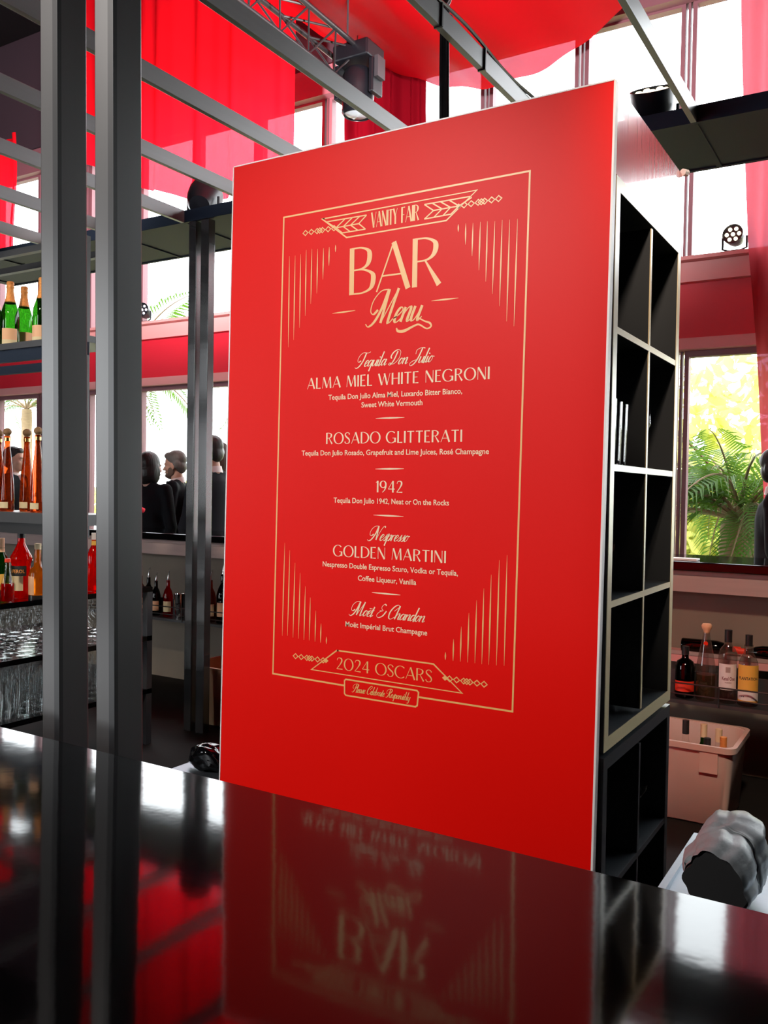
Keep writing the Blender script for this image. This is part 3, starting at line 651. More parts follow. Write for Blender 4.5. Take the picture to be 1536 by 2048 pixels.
for lines in (
    (('S', 'Tequila Don Julio', (713, 737), (867, 720.5)), ('D', 'ALMA MIEL WHITE NEGRONI', (615, 779), (979.5, 757.5)), ('P', 'Tequila Don Julio Alma Miel, Luxardo Bitter Bianco,', (657, 800), (924.5, 787)), ('P', 'Sweet White Vermouth', (723, 815), (845, 810)), ('R', '', (751.6, 836.8), (809, 835))),
    (('D', 'ROSADO GLITTERATI', (652.5, 888.5), (924.5, 883)), ('P', 'Tequila Don Julio Rosado, Grapefruit and Lime Juices, Ros\u00e9 Champagne', (603.6, 911), (978, 908)), ('R', '', (751, 938), (808, 937.5))),
    (('D', '1942', (752, 984.5), (806, 985.5)), ('P', 'Tequila Don Julio 1942, Neat or On the Rocks', (667.5, 1005.5), (898, 1010.5)), ('R', '', (747, 1030), (807, 1033))),
    (('S', 'Nespresso', (738, 1079), (818, 1084.5)), ('D', 'GOLDEN MARTINI', (667, 1112), (892, 1126)), ('P', 'Nespresso Double Espresso Scuro, Vodka or Tequila,', (645.6, 1133), (916, 1151)), ('P', 'Coffee Liqueur, Vanilla', (716, 1161), (832.6, 1170)), ('R', '', (744, 1185), (801, 1190))),
    (('S', 'Mo\u00ebt & Chandon', (701, 1231), (851, 1243)), ('P', 'Mo\u00ebt Imp\u00e9rial Brut Champagne', (691, 1252.5), (854.5, 1271)))):
    m_ = Pen()
    for kind, tx, a, b in lines:
        if kind == 'S': put_text(m_, tx, SCR, a, b, .043, 1.1, .42)
        elif kind == 'D': put_text(m_, tx, DECO, a, b, .0345, 1.15)
        elif kind == 'P': put_plain(m_, tx, a, b, .0165)
        else: m_.needle(a, b, .005)
    m_.b.build('menu_item_lettering', M['cream'], front, smooth=0)
# ================================================================== shelving on the left and its glassware
bs = thing('back_bar_shelf', 'tall black back-bar shelving holding the champagne and tequila bottles', 'shelf unit', (-4.6, 2.9, 0))
for z, th in ((1.372, .05), (2.178, .03)):
    MB().box(-6, -3.19, 2.66, 2.9, z-th, z).build('shelf_board', M['black_metal'], bs, smooth=0)
MB().box(-6, -3.19, 2.67, 2.69, 2.09, 2.148).box(-6, -3.19, 2.66, 2.68, 2.03, 2.07).build('shelf_rail', M['soffit'], bs, smooth=0)
MB().box(-6, -3.19, 2.68, 2.70, 1.27, 1.322).build('shelf_rail', M['satin_black'], bs, smooth=0)
for x in (-3.225, -6.0):
    for y in (2.66, 2.866): MB().box(x, x+.034, y, y+.034, 0, 2.62).build('upright', M['black_metal'], bs, smooth=0)
MB().box(-6, -3.19, 2.66, 2.69, 2.59, 2.62).box(-6, -3.19, 2.87, 2.9, 2.59, 2.62).build('top_rail', M['black_metal'], bs, smooth=0)
lw_ = thing('glass_rack', 'low black rack with open shelves of stemware and tumblers under the liquor bottles', 'shelf unit', (-4.2, 3, 0))
for z in (.92, .635, .325):
    MB().box(-4.7, -3.8, 3.13, 3.68, z-.028, z).box(-4.7, -3.8, 2.3, 2.655, z-.028, z).box(-4.7, -3.8, 2.655, 3.13, z-.028, z).build('shelf_board', M['lacquer'], lw_, smooth=0)
for x in (-4.7, -3.84):
    for y in (2.3, 3.64): MB().box(x, x+.04, y, y+.04, 0, .892).build('leg', M['black_metal'], lw_, smooth=0)
# ------------------------------------------------------------------ stemware shapes
def wine_p(h=.2, r=.038):
    return [(.0, .0), (.034, .001), (.034, .003), (.006, .008), (.0038, .02), (.0038, h*.42), (.008, h*.46), (r*.75, h*.55), (r, h*.68), (r*.96, h*.82), (r*.8, h)]
coupe_p = [(.0, .0), (.033, .001), (.033, .003), (.006, .008), (.004, .02), (.004, .095), (.012, .102), (.036, .115), (.048, .135), (.05, .15)]
tall_p = [(0, .006), (.026, .006), (.028, .0), (.031, .004), (.034, .15), (.032, .15), (.029, .012), (.0, .011)]
flute_p = [(.0, .0), (.03, .001), (.03, .003), (.005, .01), (.004, .05), (.018, .07), (.027, .11), (.027, .2), (.025, .235)]
GM = {k: MB().lathe(p, n).mesh(k, M['clear'], 60) for k, p, n in (('wine_glass', wine_p(), 20), ('coupe_glass', coupe_p, 20), ('highball_glass', tall_p, 18),
      ('champagne_flute', flute_p, 18), ('large_wine_glass', wine_p(.25, .044), 22))}
def glassware(kind, p, label, group=None, s=1.0):
    o = put(kind, GM[kind]); o.location = [float(a) for a in p]; o.scale = (s, s, s)
    return tag(o, label, 'glass', group)
rg = random.Random(3)
def seen(p):
    x, y = proj(p); return -15 < x < 92 or 166 < x < 196 or 266 < x < 316
for j in range(15):
    for i in range(8):
        x, y = -3.85-.092*i+rg.uniform(-.008, .008), 2.4+.088*j+rg.uniform(-.006, .006)
        if seen((x, y, .7)) and not (y > 3.6 and x > -3.9): glassware('wine_glass', (x, y, .6352), 'clear stemmed wine glass on the rack\'s shelf below the liquor bottles', 'wine glasses on the rack')
        if seen((x, y, .4)) and not (y > 3.6 and x > -3.9): glassware('highball_glass', (x, y, .3252), 'clear straight tumbler on the lowest shelf of the glass rack', 'tumblers on the rack', 1.12)
for k in range(9):
    glassware('highball_glass', (-4.15-.09*(k % 3), 2.88+.1*(k//3)+.05*(k % 3), .9202), 'bright clear tumbler standing behind the liquor bottles on the rack top', 'tumblers behind the liquor', 1.15)
# ------------------------------------------------------------------ glasses in the tower's compartments
for y in (2.372, 2.457, 2.542):
    glassware('highball_glass', (-.745-(y-2.4)*.1, y, 1.5832), 'tall clear glass in the row standing in the tower\'s second compartment', 'tall glasses in the tower', 1.2)
for y, dx in ((2.72, 0), (2.80, -.03), (2.88, -.01)):
    glassware('wine_glass', (-.77+dx, y, 1.5832), 'stemmed glass beside the row of tall glasses in the tower shelf', 'stemmed glasses in the tower', 1.1)
glassware('coupe_glass', (-.75, 2.378, 1.2162), 'clear coupe glass nearest the red panel in the tower\'s third row')
glassware('coupe_glass', (-.80, 2.49, 1.2162), 'clear coupe glass second from the red panel in the tower\'s third row', None, 1.05)
glassware('large_wine_glass', (-.76, 2.74, 1.2162), 'large balloon wine glass in the far compartment of the tower\'s third row')
glassware('large_wine_glass', (-.76, 2.365, .8512), 'large wine glass in the lowest near compartment with pale edges')
glassware('highball_glass', (-.76, 2.72, .8512), 'single short tumbler in the lowest far compartment with pale edges', None, .9)
glassware('coupe_glass', (-.76, 2.385, .4242), 'clear coupe glass in the dark lower shelf near the counter edge', None, 1.1)
glassware('champagne_flute', (-.80, 2.5, .4242), 'slim flute beside the coupe in the dark lower shelf')
glassware('coupe_glass', (-.75, 2.76, .4242), 'lone stemmed coupe in the far half of the dark lower shelf', None, 1.15)
# ------------------------------------------------------------------ bottles
def arc_label(b, r, z0, z1, a0, a1, n=14):
    v = []
    for i in range(n+1):
        a = math.radians(a0+(a1-a0)*i/n); v += [(r*math.cos(a), r*math.sin(a), z0), (r*math.cos(a), r*math.sin(a), z1)]
    return b.add(v, [(2*i, 2*i+2, 2*i+3, 2*i+1) for i in range(n)])
def arc_text(text, r, zc, h, ac, width_deg, bold=.02):
    cu = bpy.data.curves.new('line', 'FONT'); cu.body = text; cu.size = 1.0; cu.offset = bold; cu.resolution_u = 2
    o = bpy.data.objects.new('line', cu); COL.objects.link(o); dg = bpy.context.evaluated_depsgraph_get(); dg.update()
    me = o.evaluated_get(dg).to_mesh(); vv = [v.co.copy() for v in me.vertices]; ff = [tuple(p.vertices) for p in me.polygons]
    o.evaluated_get(dg).to_mesh_clear(); bpy.data.objects.remove(o); bpy.data.curves.remove(cu)
    x0 = min(v.x for v in vv); x1 = max(v.x for v in vv); b = MB(); out = []
    for v in vv:
        a = math.radians(ac+width_deg*((v.x-x0)/(x1-x0)-.5)); out.append((r*math.cos(a), r*math.sin(a), zc+(v.y-.36)*h))
    return b.add(out, ff)
def bottle(name, label, prof, m, loc, parts, rz=0, group=None, n=24, catg='bottle'):
    o = put(name, MB().lathe(prof, n).mesh(name, m, 50)); o.location = [float(a) for a in loc]; o.rotation_euler = (0, 0, math.radians(rz))
    tag(o, label, catg, group)
    for nm, b, mm in parts: put(nm, b.mesh(nm, mm, 50), o)
    return o
def L(p): return MB().lathe(p, 22)
FACE = -55          # bearing of the camera as the left-hand shelves see it
champ_p = [(0, .012), (.03, .006), (.04, 0), (.0435, .008), (.0435, .145), (.041, .17), (.03, .205), (.0205, .235), (.0165, .262), (.0145, .3)]
champ_foil = [(.0275, .212), (.0215, .236), (.0175, .262), (.0158, .282), (.018, .286), (.0185, .293), (.0165, .297), (.0175, .304), (.018, .312), (.0145, .318), (0, .319)]
champ_neck = [(.0440, .148), (.0420, .17), (.0312, .205), (.0282, .213)]
def champagne(loc, label, rz=0):
    lb = MB(); arc_label(lb, .0442, .03, .085, -70+FACE, 30+FACE)
    nk = MB(); nk.lathe(champ_neck, 18)
    return bottle('champagne_bottle', label, champ_p, M['green_gl'], loc, [('foil', L(champ_foil), M['foil']), ('label', lb, M['label_or']), ('neck_label', arc_label(MB(), .0446, .0, .03, -70+FACE, 30+FACE), M['label_cr'])], rz)
def at_shelf(px, py, Y, z): p = onY(px, py, Y); return (p[0], Y, z)
champagne(at_shelf(20, 680, 2.74, 2.1785), 'gold-foiled green champagne bottle, the tallest in front on the top shelf', 35)
champagne(at_shelf(48, 680, 2.84, 2.1785), 'green champagne bottle with orange foil standing behind the tallest one', 60)
champagne(at_shelf(-9, 680, 2.82, 2.1785), 'champagne bottle cut off by the photo\'s left edge on the top shelf', 10)
champagne(at_shelf(84, 680, 2.76, 2.1785), 'champagne bottle half hidden by the first near post', -15)
teq_p = [(0, .004), (.03, 0), (.034, .006), (.0335, .06), (.031, .13), (.025, .2), (.018, .27), (.0135, .32), (.0125, .36), (.0145, .362), (.0145, .37)]
def teq(loc, label, s=1.0):
    st = MB(); st.lathe([(.0115, .368), (.0125, .376)], 14); st.ell((0, 0, .39), (.0205, .0205, .0195), 16, 10)
    o = bottle('tequila_bottle', label, teq_p, M['amber'], loc, [('stopper', st, M['cork']), ('neck_band', L([(.0152, .345), (.0152, .362)]), M['brass']), ('label', arc_label(MB(), .0345, .015, .045, FACE-60, FACE+25), M['label_cr'])])
    o.scale = (s, s, s); return o
teq(at_shelf(14, 1016, 2.74, 1.3725), 'slender amber tequila bottle with round stopper, second from the left edge')
teq(at_shelf(53, 1016, 2.82, 1.3725), 'slender amber tequila bottle set slightly back on the middle shelf')
teq(at_shelf(75, 1016, 2.74, 1.3725), 'slender amber tequila bottle nearest the first near post')
teq(at_shelf(-3, 1016, 2.80, 1.3725), 'slender amber tequila bottle cut by the photo\'s left edge')
def at_X(px, X, z): return (X, onX(px, 1195, X)[1], z)
# liquor row on the rack top
ap = bottle('aperitif_bottle', 'large orange-red aperitif bottle with black cap among the liquor bottles', [(0, .005), (.036, 0), (.041, .006), (.041, .15), (.046, .165), (.047, .185), (.03, .215), (.0165, .245), (.0145, .285)],
       M['red_liq'], at_X(42, -3.94, .9205), [('cap', L([(.0165, .268), (.0165, .318), (0, .319)]), M['satin_black']), ('label', arc_label(MB(), .0417, .1, .145, FACE-75, FACE+50), M['ink']),
        ('lower_label', arc_label(MB(), .0417, .035, .1, FACE-75, FACE+30), M['label_cr']), ('lettering', arc_text('APEROL', .0422, .122, .022, FACE-8, 95), M['foil'])])
ap.scale = (1.15, 1.15, 1.15)
bottle('liqueur_bottle', 'amber liqueur bottle with cream label at the end of the liquor row', [(0, .004), (.04, 0), (.044, .006), (.044, .125), (.038, .15), (.02, .165), (.0165, .2), (.0165, .25), (.014, .258)],
       M['gold_liq'], at_X(75, -3.86, .9205), [('cap', L([(.0165, .252), (.0165, .282), (0, .283)]), M['label_cr']), ('label', arc_label(MB(), .0448, .02, .115, FACE-85, FACE-5), M['label_or']), ('base_band', L([(.0446, .0), (.0446, .018)]), M['satin_black'])])
bottle('soda_bottle', 'small red swing-top bottle in front of the orange-red aperitif', [(0, .004), (.028, 0), (.032, .006), (.032, .085), (.024, .12), (.014, .155), (.0125, .2)],
       M['clear'], at_X(15, -3.84, .9205), [('liquid', L([(0, .006), (.027, .006), (.0305, .01), (.0305, .085), (.029, .094), (0, .095)]), M['red_liq']), ('cap', L([(.0145, .198), (.0145, .215), (0, .216)]), M['red_label'])])
bottle('soda_bottle', 'small red bottle left of the swing-top, cut by the photo edge', [(0, .004), (.028, 0), (.032, .006), (.032, .085), (.024, .12), (.014, .155), (.0125, .2)],
       M['clear'], at_X(-13, -3.86, .9205), [('liquid', L([(0, .006), (.027, .006), (.0305, .01), (.0305, .085), (.029, .094), (0, .095)]), M['red_liq']), ('cap', L([(.0145, .198), (.0145, .215), (0, .216)]), M['red_label'])])
bottle('wine_bottle', 'green bottle with peach neck foil at the left edge of the liquor row', [(0, .006), (.035, 0), (.039, .006), (.039, .17), (.03, .21), (.016, .24), (.0145, .3)],
       M['green_gl'], at_X(2, -3.97, .9205), [('foil', L([(.0172, .24), (.0155, .26), (.0155, .31), (0, .311)]), M['label_or']), ('label', arc_label(MB(), .0396, .05, .13, FACE-70, FACE+40), M['label_ye'])])
bottle('aperitif_bottle', 'red bitter bottle seen in the gap between the two near posts', [(0, .005), (.036, 0), (.041, .006), (.041, .19), (.03, .225), (.0165, .255), (.0145, .3)],
       M['red_liq'], at_X(188, -3.9, .9205), [('cap', L([(.0165, .285), (.0165, .322), (0, .323)]), M['label_wh']), ('neck_label', L([(.0172, .25), (.0156, .28)]), M['label_ye'])])
# ------------------------------------------------------------------ speed rails under the far counter
def speed_rail(label, x0, x1, z):
    t = thing('speed_rail', label, 'bottle rail', ((x0+x1)/2, 4.66, z))
    MB().box(x0, x1, 4.585, 4.75, z-.02, z-.001).build('tray', M['black_metal'], t, smooth=0)
    for zz in (z+.03, z+.085):
        MB().tube([(x0, 4.58, zz), (x1, 4.58, zz)], .004, 8).build('front_rod', M['satin_black'], t)
    k = int((x1-x0)/.42)
    for i in range(k+1):
        x = x0+.12+i*.42
        MB().tube([(x, 4.58, z-.015), (x, 4.58, z+.085)], .0045, 8).build('upright_rod', M['satin_black'], t)
    MB().box(x0, x1, 4.745, 4.755, z-.02, z+.12).box(x0, x0+.02, 4.75, 5.049, z-.01, z+.02).box(x1-.02, x1, 4.75, 5.049, z-.01, z+.02).build('back_plate', M['black_metal'], t, smooth=0)
    return t
RZ = .468
speed_rail('wire-fronted bottle rail under the far counter at the right', -1.35, .9, RZ)
speed_rail('wire-fronted bottle rail under the far counter behind the left posts', -5.4, -3.2, .56)
bl2 = thing('bottle_ledge', 'pinkish ledge under the far counter carrying bottles lying on their sides', 'ledge', (-.4, 4.93, .6))
MB().box(-1.35, .9, 4.83, 5.048, .615, .652).build('ledge_board', M['band_trim'], bl2, smooth=0)
MB().box(-1.35, .9, 4.83, 4.84, .655, .675).build('lip', M['wood'], bl2, smooth=0)
FR2 = -80
o = bottle('rum_bottle', 'squat dark bottle with a glowing red label in the right-hand rail', [(0, .005), (.043, 0), (.048, .006), (.048, .16), (.04, .185), (.018, .2), (.0155, .225)],
       M['dark_gl'], (-.992, 4.66, RZ), [('cap', L([(.0185, .22), (.0185, .262), (0, .263)]), M['satin_black']), ('label', arc_label(MB(), .0487, .035, .088, FR2-70, FR2+70), M['red_label'])])
o = bottle('tequila_bottle', 'clear conical bottle with knob stopper, tallest in the right-hand rail', [(0, .005), (.043, 0), (.0475, .006), (.0475, .165), (.042, .2), (.03, .265), (.019, .32), (.0165, .345)],
       M['bottle_clear'], (-.89, 4.66, RZ), [('stopper', L([(.014, .34), (.016, .352), (.024, .365), (.026, .378), (.02, .388), (0, .389)]), M['label_or']), ('liquid', L([(0, .008), (.044, .01), (.0445, .13), (.0, .131)]), glass('pale_liquor', (.9, .8, .55), 1.4)),
        ('medallion', MB().lathe([(.0, .0), (.011, 0), (.011, .003), (0, .003)], 16, (0, 0, 0), 'Y'), M['brass'])])
[c_ for c_ in o.children if c_.name.startswith('medallion')][0].location = (.002, -.026, .29)
o = bottle('vodka_bottle', 'clear vodka bottle with white label and dark cap in the right-hand rail', [(0, .006), (.041, 0), (.045, .006), (.045, .21), (.046, .225), (.043, .25), (.036, .27), (.02, .29), (.0165, .31)],
       M['bottle_clear'], (-.785, 4.66, RZ), [('cap', L([(.0185, .305), (.0185, .366), (0, .367)]), M['satin_black']), ('label', arc_label(MB(), .0458, .07, .2, FR2-62, FR2+62), M['label_wh']),
        ('lettering', arc_text('Ketel One', .0464, .128, .026, FR2+6, 78), M['ink_red']), ('crest', arc_label(MB(), .0464, .158, .185, FR2-12, FR2+16), M['wood']), ('lettering', arc_text('VODKA', .0464, .108, .008, FR2+4, 40), M['ink_red'])])
o = bottle('rum_bottle', 'round-shouldered rum bottle with bright yellow label in the right-hand rail', [(0, .006), (.044, 0), (.0485, .006), (.0485, .18), (.046, .21), (.032, .245), (.022, .262), (.021, .3)],
       M['bottle_clear'], (-.688, 4.66, RZ), [('cap', L([(.0175, .295), (.0175, .35), (0, .351)]), M['satin_black']), ('label', arc_label(MB(), .0493, .02, .205, FR2-70, FR2+70), M['label_ye']),
        ('lower_label', arc_label(MB(), .0497, .03, .075, FR2-70, FR2+70), M['label_wh']), ('lettering', arc_text('PLANTATION', .0499, .14, .02, FR2, 110), M['ink']), ('lettering', arc_text('\u2022 \u2022 \u2022', .0501, .05, .022, FR2-35, 26), M['ink'])])
for k, (x, rz, lb) in enumerate(((-.93, 4, 'dark wine bottle lying on the ledge behind the squat dark bottle'), (-.62, -176, 'dark wine bottle lying on the ledge behind the vodka bottle'),
                   (-.22, 3, 'dark wine bottle lying on the ledge at the right edge'))):
    o = bottle('wine_bottle', lb, [(0, .006), (.035, 0), (.038, .006), (.038, .18), (.03, .215), (.015, .24), (.014, .29)], M['dark_gl'], (x-(.14 if abs(rz) < 90 else -.14), 4.93, .692), [('cap', L([(.0155, .26), (.0155, .3), (0, .301)]), M['red_label'])])
    o.rotation_euler = (0, math.radians(90), math.radians(rz))
def pour(z): return MB().tube([(0, 0, z), (0, 0, z+.02), (.004, 0, z+.05), (.014, 0, z+.075)], [.011, .006, .004, .003], 8)
for k, (px, mm, h, lb) in enumerate(((281, 'amber', 1.0, 'bottle with metal pourer left-most in the rail behind the second near post'), (297, 'dark_gl', .98, 'dark bottle with metal pourer second in the left rail'),
        (312, 'dark_gl', .9, 'shorter dark bottle with thin pourer third in the left rail'), (336, 'red_liq', .95, 'orange-red bottle glowing in the left rail'),
        (409, 'dark_gl', 1.0, 'dark bottle just right of the far posts in the left rail'), (421, 'amber', 1.05, 'tapering brown bottle with pourer beside the red panel'), (446, 'dark_gl', 1.22, 'tall dark bottle with white cap at the red panel\'s edge'))):
    p = onY(px, 1200, 4.66)
    o = bottle('liquor_bottle', lb, [(0, .005), (.034, 0), (.038, .006), (.038, .16), (.028, .2), (.015, .225), (.0135, .28)], M[mm], (p[0], 4.66, .56), [('pourer', pour(.278), M['chrome']), ('label', arc_label(MB(), .0386, .04, .12, -110, -10), M['label_cr' if k % 2 else 'label_or'])])
    o.scale = (h, h, h)
for px, lb in ((360, 'steel cocktail shaker standing among the bottles of the left rail'),):
    p = onY(px, 1200, 4.66)
    tag(put('cocktail_shaker', MB().lathe([(0, 0), (.03, 0), (.032, .005), (.044, .17), (.045, .175), (.043, .175), (.0305, .012), (0, .01)], 24).mesh('shaker', M['chrome'], 50)), lb, 'shaker').location = (p[0], 4.66, .56)
# ================================================================== tubs, bench, cloth, flower
def tub(label, x0, x1, y0, y1, h, m):
    t = thing('bus_tub', label, 'plastic tub', ((x0+x1)/2, (y0+y1)/2, .001)); b = MB(); d = .022; w = .008
    def ring(z, k, off): e = d*(1-k)+off; return [(x0+e, y0+e, z), (x1-e, y0+e, z), (x1-e, y1-e, z), (x0+e, y1-e, z)]
    def rring(z, k, off, r=.05, n=5):
        q = ring(z, k, off); out = []
        for i, (cx, cy) in enumerate(((1, 1), (-1, 1), (-1, -1), (1, -1))):
            c = (q[i][0]+cx*r, q[i][1]+cy*r)
            for j in range(n+1):
                a = math.radians(180+90*i+90*j/n); out.append((c[0]+r*math.cos(a), c[1]+r*math.sin(a), z))
        return out
    R = [rring(.001, 0, .012), rring(.012, .03, .0), rring(h-.02, 1, 0), rring(h, 1, 0), rring(h, 1, w), rring(.012+w, .05, w), rring(.012+w, .05, w+.02)]
    n = len(R[0]); v = [p for r in R for p in r]
    f = [(i*n+k, i*n+(k+1) % n, (i+1)*n+(k+1) % n, (i+1)*n+k) for i in range(len(R)-1) for k in range(n)]
    f += [tuple(range(n-1, -1, -1)), tuple((len(R)-1)*n+k for k in range(n))]
    b.add(v, f); b.build('tub_body', m, t, smooth=50)
    rim = MB(); A = rring(h-.022, 1, -.014); B = rring(h+.004, 1, -.014); C = rring(h+.004, 1, .004); D = rring(h-.022, 1, .0)
    v = A+B+C+D; rim.add(v, [(i*n+k, i*n+(k+1) % n, ((i+1) % 4)*n+(k+1) % n, ((i+1) % 4)*n+k) for i in range(4) for k in range(n)])
    rim.build('rim', m, t, smooth=50)
    for x in (x0+.06, x1-.14):
        MB().box(x, x+.08, y0-.008, y0+.02, h-.12, h-.022).build('corner_rib', m, t, smooth=0)
    return t
tub('large white plastic tub coloured pinkish as lit on the floor beside the shelf tower', -1.33, -.668, 4.14, 4.565, .372, M['tub'])
tub('tan plastic tub on the floor left of the menu tower', -3.965, -3.3, 4.14, 4.56, .372, M['tub_tan'])
for px, py, Y, hh, mm, cp, lb in ((1372, 1440, 4.34, .5, 'clear', 'satin_black', 'clear bottle with black cap rising from the pale tub'), (1408, 1448, 4.40, .49, 'green_gl', 'label_cr', 'bottle with cream neck in the middle of the pale tub'),
        (1438, 1458, 4.38, .46, 'clear', 'label_cr', 'bottle with pale cap toward the right of the pale tub'), (1447, 1474, 4.26, .42, 'gold_liq', 'foil', 'orange-gold capped bottle nearest the pale tub\'s right corner'), (1415, 1476, 4.25, .41, 'dark_gl', 'satin_black', 'low dark-capped bottle near the front of the pale tub')):
    p = onY(px, py, Y); h = p[2]-.022
    bottle('bottle_in_tub', lb, [(0, .005), (.032, 0), (.036, .006), (.036, h*.55), (.026, h*.68), (.015, h*.78), (.0135, h*.93)], M[mm], (p[0], Y, .0215), [('cap', L([(.0158, h*.84), (.0158, h), (0, h+.001)]), M[cp])])
# steel bench behind the near counter at the right
t = thing('steel_bench', 'brushed steel work bench behind the counter at the lower right', 'work bench', (.2, 1.28, 0))
MB().box(-.345, .9, .86, 1.735, .82, .85).build('bench_top', M['steel'], t, bevel=.003, smooth=0)
MB().box(-.345, .9, 1.715, 1.735, .85, .858).box(-.345, -.333, .86, 1.715, .85, .858).build('raised_edge', M['steel'], t, smooth=0)
for x in (-.32, .84):
    for y in (.9, 1.68): MB().box(x, x+.04, y, y+.04, 0, .82).build('leg', M['steel'], t, smooth=0)
t = thing('steel_cart', 'low steel cart top just left of the red panel', 'cart', (-2.35, 2.1, 0))
MB().box(-2.29, -2.03, 1.9, 2.62, .45, .48).build('cart_top', M['steel'], t, bevel=.003, smooth=0)
for x in (-2.28, -2.075):
    for y in (1.92, 2.57): MB().box(x, x+.03, y, y+.03, 0, .45).build('leg', M['steel'], t, smooth=0)
def lumpy(b, path, rad, n=28, amp=.12, seed=1, flat=1.0, openfront=False, tw=1.0):
    r = random.Random(seed); ph = [r.uniform(0, 6.3) for _ in range(8)]; m = len(path); v = []
    for i, p in enumerate(path):
        p = np.array(p); d = np.array(path[min(i+1, m-1)])-np.array(path[max(i-1, 0)]); d = d/np.linalg.norm(d)
        s = np.cross(d, (0, 0, 1.)); s /= np.linalg.norm(s); u = np.cross(s, d)
        for k in range(n):
            a = 2*math.pi*k/n
            w = 1+amp*(math.sin(3*a+ph[0]+i*.5*tw)*.5+math.sin(5*a+ph[1]-i*.7*tw)*.4+math.sin(9*a+ph[2]+i*1.1*tw)*.3+math.sin(14*a+ph[3]-i*.9*tw)*.15)
            v.append(p+(s*math.cos(a)+u*math.sin(a)*flat)*rad[i]*w)
    f = [(i*n+k, i*n+(k+1) % n, (i+1)*n+(k+1) % n, (i+1)*n+k) for i in range(m-1) for k in range(n)]
    if not openfront: f.append(tuple(range(n-1, -1, -1)))
    f.append(tuple((m-1)*n+k for k in range(n))); return b.add(v, f)
def at_z(px, py, z): return onZ(px, py, z)
gc = thing('cloth_bundle', 'crumpled grey satin cloth bundle with a black opening on the steel bench', 'cloth bundle', (-.24, 1.5, .858))
P0 = onZ(1432, 1765, .905); P1 = onZ(1484, 1662, .925)
path = [P0+(P1-P0)*k/36+np.array((.004*math.sin(k*.4), 0, .004*math.sin(k*.33))) for k in range(37)]
rad = [float(np.interp(k, [0, 6, 14, 24, 31, 34, 36], [.049, .052, .058, .054, .044, .032, .01]))*(1+.018*math.sin(k*1.7)+.014*math.sin(k*2.9)) for k in range(37)]
cb = MB(); lumpy(cb, path, rad, n=64, seed=5, amp=.1, flat=1.05, openfront=True, tw=.09); cb.v = [(x, y, max(z, .859)) for x, y, z in cb.v]; cb.build('cloth', M['grey_cloth'], gc, smooth=180)
cb = MB(); lumpy(cb, [P0+(P1-P0)*k/36*.9+np.array((0, -.004+.01*k, .0)) for k in range(3)], [.046, .045, .035], n=64, seed=5, amp=.1, flat=1.0, tw=.09); cb.v = [(x, y, max(z, .8595)) for x, y, z in cb.v]; cb.build('black_opening', M['black_cloth'], gc, smooth=60)
p = onZ(416, 1524, .51)
bag = MB(); lumpy(bag, [(p[0]-.09+.018*k, p[1], .50+.03*math.sin(k*.3)) for k in range(11)], [.006, .02, .034, .04, .046, .05, .05, .047, .04, .03, .008], n=36, seed=9, amp=.2); bag.v = [(x, y, max(z, .481)) for x, y, z in bag.v]
tag(bag.build('plastic_bag', M['lacquer'], smooth=50), 'small crumpled shiny black bag on the low steel cart', 'bag')
p = onY(277, 1065, 5.0); vx = p[0]
t = thing('rose_vase', 'single red rose in a small pale bud vase on the far counter', 'flower vase', (vx, 5.0, 1.15))
MB().lathe([(0, 1.1505), (.022, 1.1505), (.024, 1.17), (.016, 1.22), (.013, 1.26), (.016, 1.275)], 18, (vx, 5.0, 0)).build('vase', M['label_wh'], t)
MB().tube([(vx, 5.0, 1.16), (vx+.01, 5.0, 1.28), (vx+.035, 4.99, 1.31)], .003, 6).build('stem', M['leaf'], t)
rb2 = MB(); rr = random.Random(2)
for k in range(14):
    a = k*2.4; r0 = .006+.0016*k; c_ = (vx+.04+r0*math.cos(a), 4.99+r0*math.sin(a), 1.325-.0008*k)
    rb2.ell(c_, (.014, .006, .018), 8, 6, Matrix.Rotation(a+math.pi/2, 3, 'Z') @ Matrix.Rotation(.12*(k/4), 3, 'X'))
rb2.build('bloom', M['rose'], t)
p = onY(1372, 1126, 5.0)
tag(MB().box(p[0]-.07, p[0]+.07, 4.93, 5.02, 1.1505, 1.162).build('napkin_stack', M['label_wh'], bevel=.002, smooth=0), 'small white napkin stack on the far counter beside the shelf tower', 'napkins')
# ================================================================== rigging and lamps
cbm = thing('cable_bundle', 'thick black cable bundle hanging from the canopy down behind the red panel', 'cables', (-1.62, 3.08, .0))
rr = random.Random(8)
for k in range(7):
    a = k*.9; ox, oy = .017*math.cos(a), .017*math.sin(a)
    MB().tube([(-1.62+ox*(1+.3*math.sin(z*3+k))+.008*math.sin(z*1.3+k), 3.08+oy, z) for z in np.linspace(.01, 3.9, 30)], .0085, 8).build('cable', M['satin_black'], cbm)
MB().tube([(-1.462+.004*math.sin(y*9), y, 3.213+.006*math.sin(y*7)) for y in np.linspace(2.65, 3.75, 24)], .007, 6).build('cable', M['satin_black'], cbm)
for z in (2.8, 3.35): MB().lathe([(.028, z-.008), (.03, z), (.028, z+.008)], 14, (-1.62, 3.08, 0)).build('cable_tie', M['black_cloth'], cbm)
MB().tube([(-1.60+.03*math.cos(a), 3.03, 3.42+.055*math.sin(a)) for a in np.linspace(-1.2, 4.3, 14)], .006, 6).build('tie_loop', M['white_edge'], cbm)
